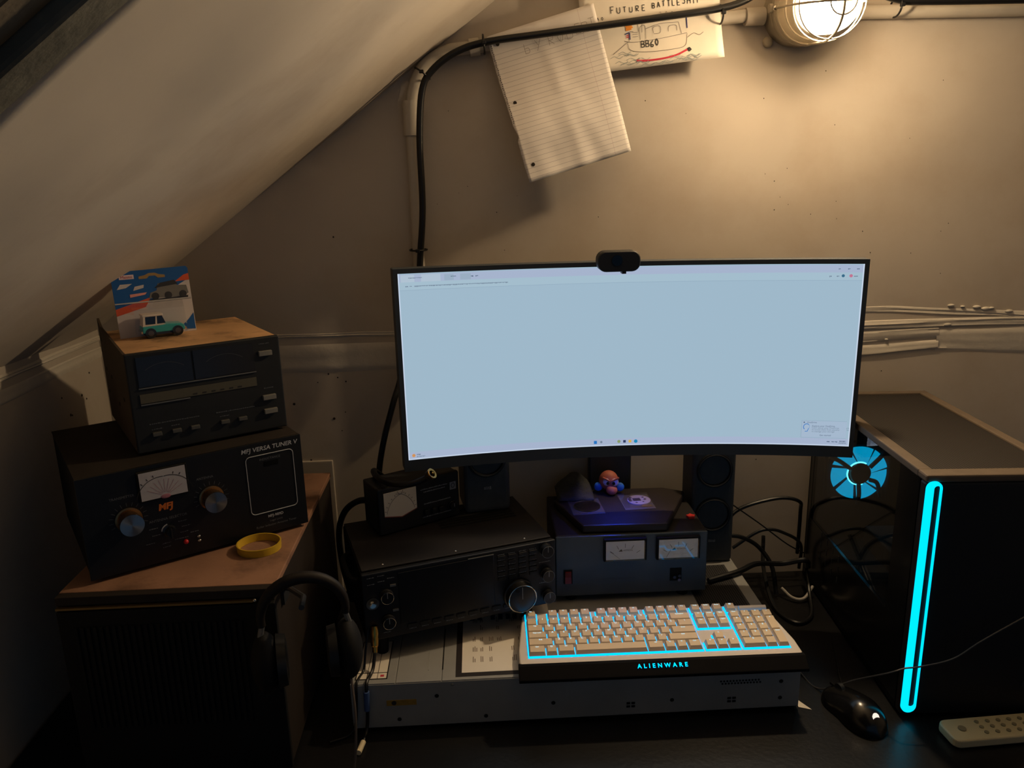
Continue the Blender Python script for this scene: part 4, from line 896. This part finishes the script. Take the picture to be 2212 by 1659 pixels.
MB().box(.0105, .1835, -.0052, -.003, .0968, .0982).build('bright_strip', metal_gr, fcn); MB().box(.0105, .1825, -.0042, -.003, .0745, .0885).build('label_strip', mat('olive strip', (78, 74, 60), .5), fcn); MB().box(.0105, .08, -.0055, -.003, .0718, .0732).build('bright_strip', metal_gr, fcn)
for q in range(6): MB().box(.085+q*.0135, .091+q*.0135, -.0046, -.0042, .0765, .0785).build('indicator', ink, fcn)
for u, z in ((.2005, .1255), (.2, .053), (.2, .030)): MB().box(u-.011, u+.010, -.009, -.003, z-.004, z+.004).build('push_button', mat('grey button', (112, 110, 104), .5), fcn, bevel=.0008)
for u in (.0265, .0545, .0815, .1265, .154): MB().box(u-.0065, u+.0065, -.009, -.003, .0225, .0285).build('push_button', mat('dark grey button', (74, 73, 70), .5), fcn, bevel=.0008)
marks(fcn, [(.018, .09, .0405), (.115, .175, .0405), (.192, .208, .140), (.193, .208, .067), (.02, .035, .032), (.048, .06, .033), (.12, .134, .0335)], -.0032, dim_lab, h=.0018)
# toy car in blister pack standing on the unit
KT = uz+VH
pk = thing('blister_card', 'blue and orange blister card standing on the stained unit', 'packaging', (-.578, -.296, KT+.0002), .57, rx=-.10)
CW, CH = .118, .108
cm_w = mat('toy card white', (196, 188, 186), .45); cm_b = mat('toy card blue', (24, 84, 150), .4); cm_o = mat('card orange', (206, 84, 44), .4); cm_d = mat('card dark print', (40, 40, 44), .5)
poly = [(.0, .0), (CW, .0), (CW, CH-.003), (CW-.003, CH), (.009, CH-.002), (.0, CH-.013)]
MB().prism(poly, 'y', 0, .0008).build('card', cm_w, pk)
MB().prism([(.0, .042), (.058, .056), (CW, .088), (CW, CH-.003), (CW-.003, CH), (.009, CH-.002), (.0, CH-.013)], 'y', -.0003, 0).build('blue_field', cm_b, pk)
MB().prism([(.0, .036), (.045, .047), (.055, .062), (.0, .047)], 'y', -.0005, -.0002).build('orange_stripe', cm_o, pk); MB().prism([(.095, .084), (CW, .085), (CW, .096), (.11, .094)], 'y', -.0005, -.0002).build('orange_stripe', cm_o, pk)
MB().prism([(.096, .010), (.1, .004), (CW-.001, .003), (CW-.001, .03), (.108, .02)], 'y', -.0004, 0).build('blue_corner', cm_b, pk)
MB().prism([(.041, .0925), (.053, .0925), (.057, .0965), (.066, .0965), (.07, .0925), (.081, .0925), (.081, .0965), (.072, .098), (.066, .101), (.057, .101), (.05, .098), (.041, .0965)], 'y', -.0006, -.0003).build('hang_slot', mat('slot tan', (150, 122, 76), .8), pk)
MB().box(.012, .034, -.0006, -.0003, .0935, .1005).build('brand_patch', mat('card patch', (220, 200, 204), .5), pk); text('Maisto', .0066, mat('card red', (170, 36, 50), .5), pk, (.023, -.0008, .097))
# printed off-road truck picture
MB().prism([(.052, .060), (.055, .069), (.065, .072), (.068, .083), (.09, .085), (.098, .078), (.112, .077), (.114, .064), (.108, .060)], 'y', -.0007, -.0003).build('truck_print', mat('truck print grey', (110, 108, 104), .5), pk)
MB().prism([(.062, .076), (.072, .084), (.094, .087), (.099, .080), (.07, .077)], 'y', -.0009, -.0006).build('truck_print', cm_d, pk)
for u in (.062, .082, .105): MB().lathe((u, -.0007, .063), (0, -1, 0), [(0, .0058), (.0003, .0058), (.0003, 0)], 16).build('truck_print', cm_d, pk)
MB().prism([(.05, .058), (.113, .060), (.112, .056), (.06, .054)], 'y', -.0006, -.0003).build('truck_print', cm_d, pk)
MB().prism([(.006, .078), (.02, .080), (.03, .086), (.012, .086)], 'y', -.0006, -.0003).build('white_scribble', cm_w, pk); MB().prism([(.030, .0745), (.046, .078), (.047, .083), (.033, .081)], 'y', -.0006, -.0003).build('white_scribble', cm_w, pk)
MB().prism([(.024, .064), (.047, .067), (.05, .0705), (.024, .069)], 'y', -.0008, -.0005).build('pink_patch', mat('card pink', (220, 150, 140), .5), pk)
# blister
bl = MB(); x0, x1, z0, z1, dp = .014, .102, .003, .055, .036
vs = [(x0, -.0008, z0), (x1, -.0008, z0), (x1, -.0008, z1), (x0, -.0008, z1), (x0+.005, -dp, z0+.001), (x1-.005, -dp, z0+.001), (x1-.006, -dp, z1-.012), (x0+.006, -dp, z1-.012)]
bl.add(vs, [(4,5,6,7), (0,1,5,4), (1,2,6,5), (2,3,7,6), (3,0,4,7)]); bl.build('blister', clear_mat('blister plastic', (.97, .97, .97), rough=.08), pk)
MB().box(.0, CW, -.0012, -.0008, .0545, .0565).build('blister_flange', mat('flange glint', (180, 176, 172), .25), pk)
# the toy car, nose to the right
car = thing('toy_car', 'turquoise and white toy off-road car inside the blister', 'toy car', (-.578, -.296, KT+.0002), .57)
teal = mat('turquoise toy paint', (52, 170, 168), .3, coat=.4); cream = mat('cream toy roof', (226, 214, 196), .35, coat=.3)
YA, YB = -.031, -.005
MB().prism([(.029, .009), (.030, .020), (.058, .0205), (.062, .0215), (.090, .0195), (.0935, .016), (.0935, .009)], 'y', YA, YB).build('body', teal, car, bevel=.0012)
MB().prism([(.030, .020), (.031, .0225), (.062, .0225), (.065, .0205)], 'y', YA+.0002, YB-.0002).build('belt_line', cream, car)
MB().prism([(.031, .0225), (.033, .036), (.061, .0355), (.0655, .0225)], 'y', YA+.002, YB-.002).build('cabin', mat('toy window', (28, 30, 34), .15), car, bevel=.0008)
MB().box(.031, .0625, YA+.0008, YB-.0008, .0350, .0385).build('roof', cream, car, bevel=.001)
for x0, x1, z0 in ((.0308, .0345, .0225), (.0495, .052, .0225)):
    MB().prism([(x0, z0), (x0+.0018, .036), (x1+.001, .036), (x1, z0)], 'y', YA+.0012, YB-.0012).build('pillar', cream, car)
MB().box(.027, .030, YA+.001, YB-.001, .009, .0125).build('bumper', chrome, car); MB().box(.0932, .0962, YA+.001, YB-.001, .009, .0125).build('bumper', chrome, car)
for x in (.041, .082):
    for y in (YA-.001, YB-.006):
        wl = MB().cyl((x, y, .0085), (x, y+.007, .0085), .0082, n=20).build('wheel', mat('toy tyre', (20, 20, 21), .7), car, smooth=True); MB().cyl((x, y-.0003, .0085), (x, y, .0085), .0045, n=14).build('hub', mat('hub grey', (96, 90, 86), .4, .5), wl, smooth=True)
# yellow wristband
wb = MB().lathe((0, 0, 0), (0, 0, 1), [(0, .0315), (.0118, .0322), (.0118, .0302), (0, .0295), (0, .0315)], 48).build('wristband', mat('yellow silicone', (196, 160, 40), .45), smooth=True); wb.location = (-.3555, -.425, CT+.0004); wb.scale = (1.05, 1.0, 1); tag(wb, 'yellow silicone wristband on the brown cabinet top', 'wristband')

# headphones on a hook at the cabinet's front right corner
hk = thing('headphone_hook', 'black hook holding headphones on the cabinet side', 'hook', (-.303, -.50, .283)); MB().tube([(0, 0, 0), (.02, -.04, .02), (.048, -.08, .028), (.052, -.112, .03)], .004, 8).build('arm', black_sat, hk, smooth=True); MB().box(-.002, .003, -.015, .015, -.02, .01).build('plate', black_sat, hk)
hp = thing('headphones', 'black over-ear headphones hanging at the cabinet front right', 'headphones', (-.252, -.600, .318), .25)
MB().tube([(.056*math.sin(a), 0, -.02+.053*math.cos(a)) for a in [math.radians(-100+200*i/24) for i in range(25)]], [.0055+.003*math.sin(math.pi*i/24) for i in range(25)], 10).build('headband', mat('brown black band', (26, 21, 19), .6, spec=.25), hp, smooth=True)
for s in (-1, 1):
    c_ = MB().ell((s*.055, 0, -.085), (.020, .034, .044), 20, 14).build('ear_cup', black_mat, hp, smooth=True); MB().lathe((s*.04, 0, -.085), (-s, 0, 0), [(0, .036), (.012, .034), (.014, .02), (.008, 0)], 24).build('cushion', black_pl, c_, smooth=True)
    MB().tube([(s*.0555, 0, -.03), (s*.060, 0, -.05), (s*.064, 0, -.085)], .004, 8).build('yoke', metal_gr, hp, smooth=True)
MB().tube(spline([(.055, -.01, -.128), (.056, -.02, -.18), (.052, -.01, -.25), (.045, .01, -.314)], 6), .002, 6).build('cord', mat('grey cord', (96, 84, 76), .5), hp, smooth=True)

# ================================================================== PC tower
tw = thing('pc_tower', 'black computer tower with a cyan light loop on its front', 'computer', (.667, -.500, 0), -.07)
XW, XD, XH = .214, .47, .42
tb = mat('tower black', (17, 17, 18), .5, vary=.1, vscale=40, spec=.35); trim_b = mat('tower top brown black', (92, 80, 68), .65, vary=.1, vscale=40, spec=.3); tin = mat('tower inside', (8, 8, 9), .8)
x0 = -.008
MB().box(x0, XW, .0, .02, .006, XH-.012).build('front_panel', tb, tw, bevel=.004)
MB().box(XW-.006, XW, .02, XD, .006, XH-.012).build('right_panel', tb, tw, bevel=.002)
MB().box(x0, XW, XD-.006, XD, .006, XH-.012).build('rear_panel', tin, tw); MB().box(x0, XW, .02, XD, .006, .016).build('floor_panel', tb, tw)
MB().box(x0, x0+.005, .02, XD, .006, .150).build('left_panel', mat('tower gloss side', (12, 13, 14), .2, spec=.5), tw); MB().box(x0, x0+.005, .02, .085, .150, XH-.012).build('left_panel', mat('tower gloss side', (12, 13, 14), .2, spec=.5), tw); MB().box(x0, x0+.005, .45, XD, .150, XH-.012).build('left_panel', mat('tower gloss side', (12, 13, 14), .2, spec=.5), tw)
MB().box(x0+.0005, x0+.0035, .085, .45, .150, XH-.012).build('side_window', clear_mat('tinted glass', (.86, .88, .9), rough=.03), tw)
MB().box(.03, XW-.01, .03, .43, .10, .108).build('shroud', tin, tw); MB().box(.05, .19, .06, .32, .15, .19).build('graphics_card', tin, tw, bevel=.003); MB().box(XW-.03, XW-.02, .06, .43, .12, .39).build('board', tin, tw)
# top: rim + mesh
TZ = XH-.012
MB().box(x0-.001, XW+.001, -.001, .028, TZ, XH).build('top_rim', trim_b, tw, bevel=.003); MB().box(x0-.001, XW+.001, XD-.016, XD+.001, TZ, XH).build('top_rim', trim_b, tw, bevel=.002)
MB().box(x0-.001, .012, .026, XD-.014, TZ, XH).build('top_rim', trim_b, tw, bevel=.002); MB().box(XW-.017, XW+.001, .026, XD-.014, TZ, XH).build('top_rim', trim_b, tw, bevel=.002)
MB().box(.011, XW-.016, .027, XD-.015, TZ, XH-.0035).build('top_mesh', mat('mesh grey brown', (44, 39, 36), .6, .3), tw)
hm = MB(); HZ = XH-.0034
for i in range(44):
    for j in range(90):
        x = .013+i*.00423; y = .030+j*.00468+(.00234 if i % 2 else 0)
        if x < XW-.018 and y < XD-.018:
            hm.add([(x-.0015, y, HZ), (x, y-.0017, HZ), (x+.0015, y, HZ), (x, y+.0017, HZ)], [(0, 1, 2, 3)])
hm.build('mesh_holes', black_mat, tw)['kind'] = 'stuff'
for k in range(12):
    MB().box(x0-.0006, x0, .285+(k % 4)*.031, .289+(k % 4)*.031, .085+(k//4)*.022+(k % 4)*.002, .097+(k//4)*.022+(k % 4)*.002).build('vent_slot_glint', mat('slot edge', (60, 62, 66), .3, .6), tw)  # slots made lighter: their highlights are put into the colour
# rear fan, lit blue
FX, FZ, FY = .082, .252, XD-.03
fr = MB().box(FX-.066, FX+.066, FY+.004, FY+.022, FZ-.066, FZ+.066).build('rear_fan', tin, tw, bevel=.004)
for k in range(7):
    a0 = k*2*math.pi/7; vs = []
    for i in range(9):
        t = i/8; a = a0+t*.80
        vs += [(FX+.024*math.cos(a), FY-.001+.004*t, FZ+.024*math.sin(a)), (FX+.058*math.cos(a+.22), FY-.001+.004*t, FZ+.058*math.sin(a+.22))]
    MB().add(vs, [(2*i, 2*i+1, 2*i+3, 2*i+2) for i in range(8)]).build('blade', glow_mat('blue lit blade', (.0, .36, .62), 1.15), fr)
MB().lathe((FX, FY+.004, FZ), (0, -1, 0), [(0, .0235), (.008, .0235), (.010, .021), (.010, 0)], 28).build('hub', tin, fr, smooth=True)
MB().tube([(FX+.0245*math.cos(a), FY-.002, FZ+.0245*math.sin(a)) for a in [math.radians(60+230*i/24) for i in range(25)]], .0016, 6).build('led_ring', glow_mat('cyan ring', (.1, .8, 1.0), 4.0), fr, smooth=True)
for pts in ([(FX-.002, FZ-.02), (FX+.001, FZ-.045), (FX-.001, FZ-.066)], [(FX+.02, FZ-.012), (FX+.036, FZ-.02), (FX+.045, FZ-.05)], [(FX+.018, FZ+.015), (FX+.040, FZ+.040), (FX+.05, FZ+.06)], [(FX-.02, FZ+.012), (FX-.045, FZ+.03), (FX-.066, FZ+.04)]):
    MB().tube(spline([(p[0], FY-.008, p[1]) for p in pts], 5), .0045, 8).build('strut', tin, fr, smooth=True)
# front light loop: thick left limb on the corner, thin right limb
def stadium(x0_, x1_, z0_, z1_, n=12):
    r = (x1_-x0_)/2; cx = (x0_+x1_)/2; out = []
    for i in range(n+1): a = math.pi*i/n; out.append((cx+r*math.cos(a), z1_-r+r*math.sin(a)))
    for i in range(n+1): a = math.pi+math.pi*i/n; out.append((cx+r*math.cos(a), z0_+r+r*math.sin(a)))
    return out
outer = stadium(-.0085, .0150, .0125, .411); inner = stadium(.0026, .0125, .022, .404)
lp_ = MB(); n = len(outer)
for y in (-.0035, .0): lp_.v += [(p[0], y, p[1]) for p in outer]+[(p[0], y, p[1]) for p in inner]
for i in range(n):
    j = (i+1) % n; lp_.f += [(i, j, n+j, n+i), (2*n+i, 3*n+i, 3*n+j, 2*n+j), (i, 2*n+i, 2*n+j, j), (n+i, n+j, 3*n+j, 3*n+i)]
lp_.build('light_loop', glow_mat('cyan light loop', (.0, .34, .52), 2.6), tw, label='bright cyan stadium-shaped light loop')
MB().lathe((.185, -.0002, .062), (0, -1, 0), [(0, .007), (.001, .007), (.001, .005), (.0005, 0)], 18).build('audio_jack', mat('slot edge', (60, 62, 66), .3, .6), tw)
for z in (.24, .265): MB().box(.178, .192, -.0008, 0, z, z+.006).build('usb_port', mat('slot edge', (60, 62, 66), .3, .6), tw)
for u in (.02, XW-.04):
    for y in (.03, XD-.06): MB().box(u, u+.03, y, y+.03, 0, .006).build('foot', black_mat, tw)

# ================================================================== mouse, remote, scrap, loose cables
ms = thing('mouse', 'glossy black gaming mouse with a glowing white alien-head emblem', 'mouse', (.589, -.487, 0), .27)
mb = MB(); ns, na = 22, 20
for i in range(ns+1):
    t = i/ns; y = -.062+.124*t; env = (1-abs(2*t-1)**3.2)**.5 if 0 < t < 1 else 0
    wd = .033*env*(1-.10*math.exp(-((t-.55)/.16)**2)); ht = .041*env**.8*(.62+.38*math.exp(-((t-.36)/.34)**2))
    for k in range(na+1):
        a = math.pi*k/na; x = wd*math.cos(a); z = ht*(max(0, math.sin(a))**.72)
        mb.v.append((x, y, .0012+z))
for i in range(ns):
    for k in range(na): a = i*(na+1)+k; mb.f.append((a, a+1, a+na+2, a+na+1))
mb.build('shell', mat('mouse gloss black', (14, 14, 15), .22, spec=.5), ms, smooth=True)
MB().prism([(-.020, -.05), (.020, -.05), (.026, 0), (.020, .05), (-.020, .05), (-.026, 0)], 'z', 0, .003).build('base', black_mat, ms)
MB().cyl((-.0035, .034, .026), (.0035, .034, .026), .0095, n=18).build('scroll_wheel', black_pl, ms, smooth=True)
for s in (-1, 1): MB().box(s*.001-.0004 if s > 0 else -.0006, s*.001+.0002 if s > 0 else -.0002, .046, .058, .020, .024).build('button_gap', black_mat, ms)
em = glow_mat('white emblem', (1., .84, .70), 1.1)
eo = bpy.data.objects.new('emblem', MB().prism([(.0, -.0085), (.0035, -.0055), (.006, .0), (.0058, .0045), (.003, .0078), (0, .0085), (-.003, .0078), (-.0058, .0045), (-.006, .0), (-.0035, -.0055)], 'z', 0, .0006).mesh('emblem', em)); COL.objects.link(eo); eo.parent = ms; eo.location = (.0, -.0475, .0275); eo.rotation_euler = (.98, 0, 0)
for s in (-1, 1):
    e = MB().prism([(s*.0008, -.0045), (s*.0022, -.004), (s*.0044, -.001), (s*.004, .0), (s*.0018, -.0016)], 'z', .0006, .0009).build('emblem_eye', black_mat, eo)
rm = thing('remote_control', 'beige remote control lying at the right edge of the desk', 'remote', (.79, -.551, 0), .045)
MB().prism(rrect(-.088, .09, -.025, .025, .012, 5), 'z', .003, .0175).build('case', mat('beige plastic', (190, 180, 146), .5, vary=.05), rm, bevel=.003, seg=3)
MB().box(-.07, .08, -.018, .018, 0, .003).build('battery_cover', mat('beige plastic', (190, 180, 146), .5), rm)
for i in range(6):
    for j in range(3): MB().cyl((-.03+i*.018, -.012+j*.012, .0175), (-.03+i*.018, -.012+j*.012, .0192), .0034, n=10).build('button', mat('tan button', (128, 120, 96), .5), rm)
MB().cyl((-.062, .0, .0175), (-.062, .0, .0195), .006, n=16).build('power_button', mat('tan button', (128, 120, 96), .5), rm)
sc = MB().prism([(.508, -.462), (.527, -.470), (.512, -.440)], 'z', .0003, .0012).build('paper_scrap', MATS['plain paper']); tag(sc, 'small white paper scrap at the server right front corner', 'paper')
mc = MB().tube(spline([(.60, -.425, .006), (.612, -.385, .004), (.628, -.34, .004), (.640, -.30, .004), (.652, -.27, .004)], 6), .0016, 6).build('mouse_cable', wire_blk, smooth=True); tag(mc, 'thin black mouse cord running back along the desk', 'cord')
ec = MB().tube(spline([(.545, -.36, .004), (.56, -.42, .003), (.60, -.465, .05), (.624, -.515, .096), (.645, -.522, .108), (.668, -.524, .111), (.716, -.528, .125), (.756, -.530, .155), (.82, -.530, .194), (.90, -.53, .24)], 8), .0014, 6).build('thin_cable', mat('grey thin cord', (56, 56, 58), .4), smooth=True); tag(ec, 'thin dark cord drooping across the front of the tower', 'cord')
CB = [('black power cord arching highest between speaker and tower', [(.506, -.06, .15), (.53, -.05, .17), (.568, -.05, .186), (.626, -.05, .196), (.665, -.05, .186), (.68, -.025, .15), (.682, -.02, .05)], .004),
      ('thin straight wire slanting down from speaker to tower', [(.505, -.09, .205), (.57, -.08, .154), (.632, -.08, .104), (.674, -.075, .078)], .0014),
      ('black cord in a low arch beside the tower', [(.523, -.06, .09), (.572, -.055, .120), (.600, -.055, .127), (.631, -.055, .119), (.672, -.055, .090), (.675, -.05, .03)], .0035),
      ('black cord curving down beside the speaker foot', [(.508, -.07, .125), (.54, -.07, .118), (.575, -.07, .095), (.598, -.09, .06), (.60, -.12, .01)], .0045),
      ('thick dark cord crossing the server right rear corner', [(.43, -.20, ST+.007), (.50, -.17, ST+.0075), (.55, -.13, .088), (.61, -.11, .075), (.655, -.12, .086), (.672, -.10, .06)], .0055),
      ('black cord looping on the desk behind the keyboard', [(.60, -.03, .10), (.585, -.08, .05), (.58, -.16, .008), (.60, -.22, .006), (.64, -.20, .006), (.665, -.13, .02), (.672, -.08, .07)], .004),
      ('pale grey short cord curved on the desk beside the tower', [(.612, -.115, .022), (.628, -.135, .010), (.65, -.14, .010), (.676, -.12, .025)], .003)]
for lb, pts, r in CB:
    m_ = wire_blk if 'pale' not in lb else mat('pale cord', (150, 144, 136), .5); tag(MB().tube(spline(pts, 8), r, 8).build('power_cable' if 'cord' in lb else 'wire', m_, smooth=True), lb, 'cable', 'loose cables between speaker and tower')
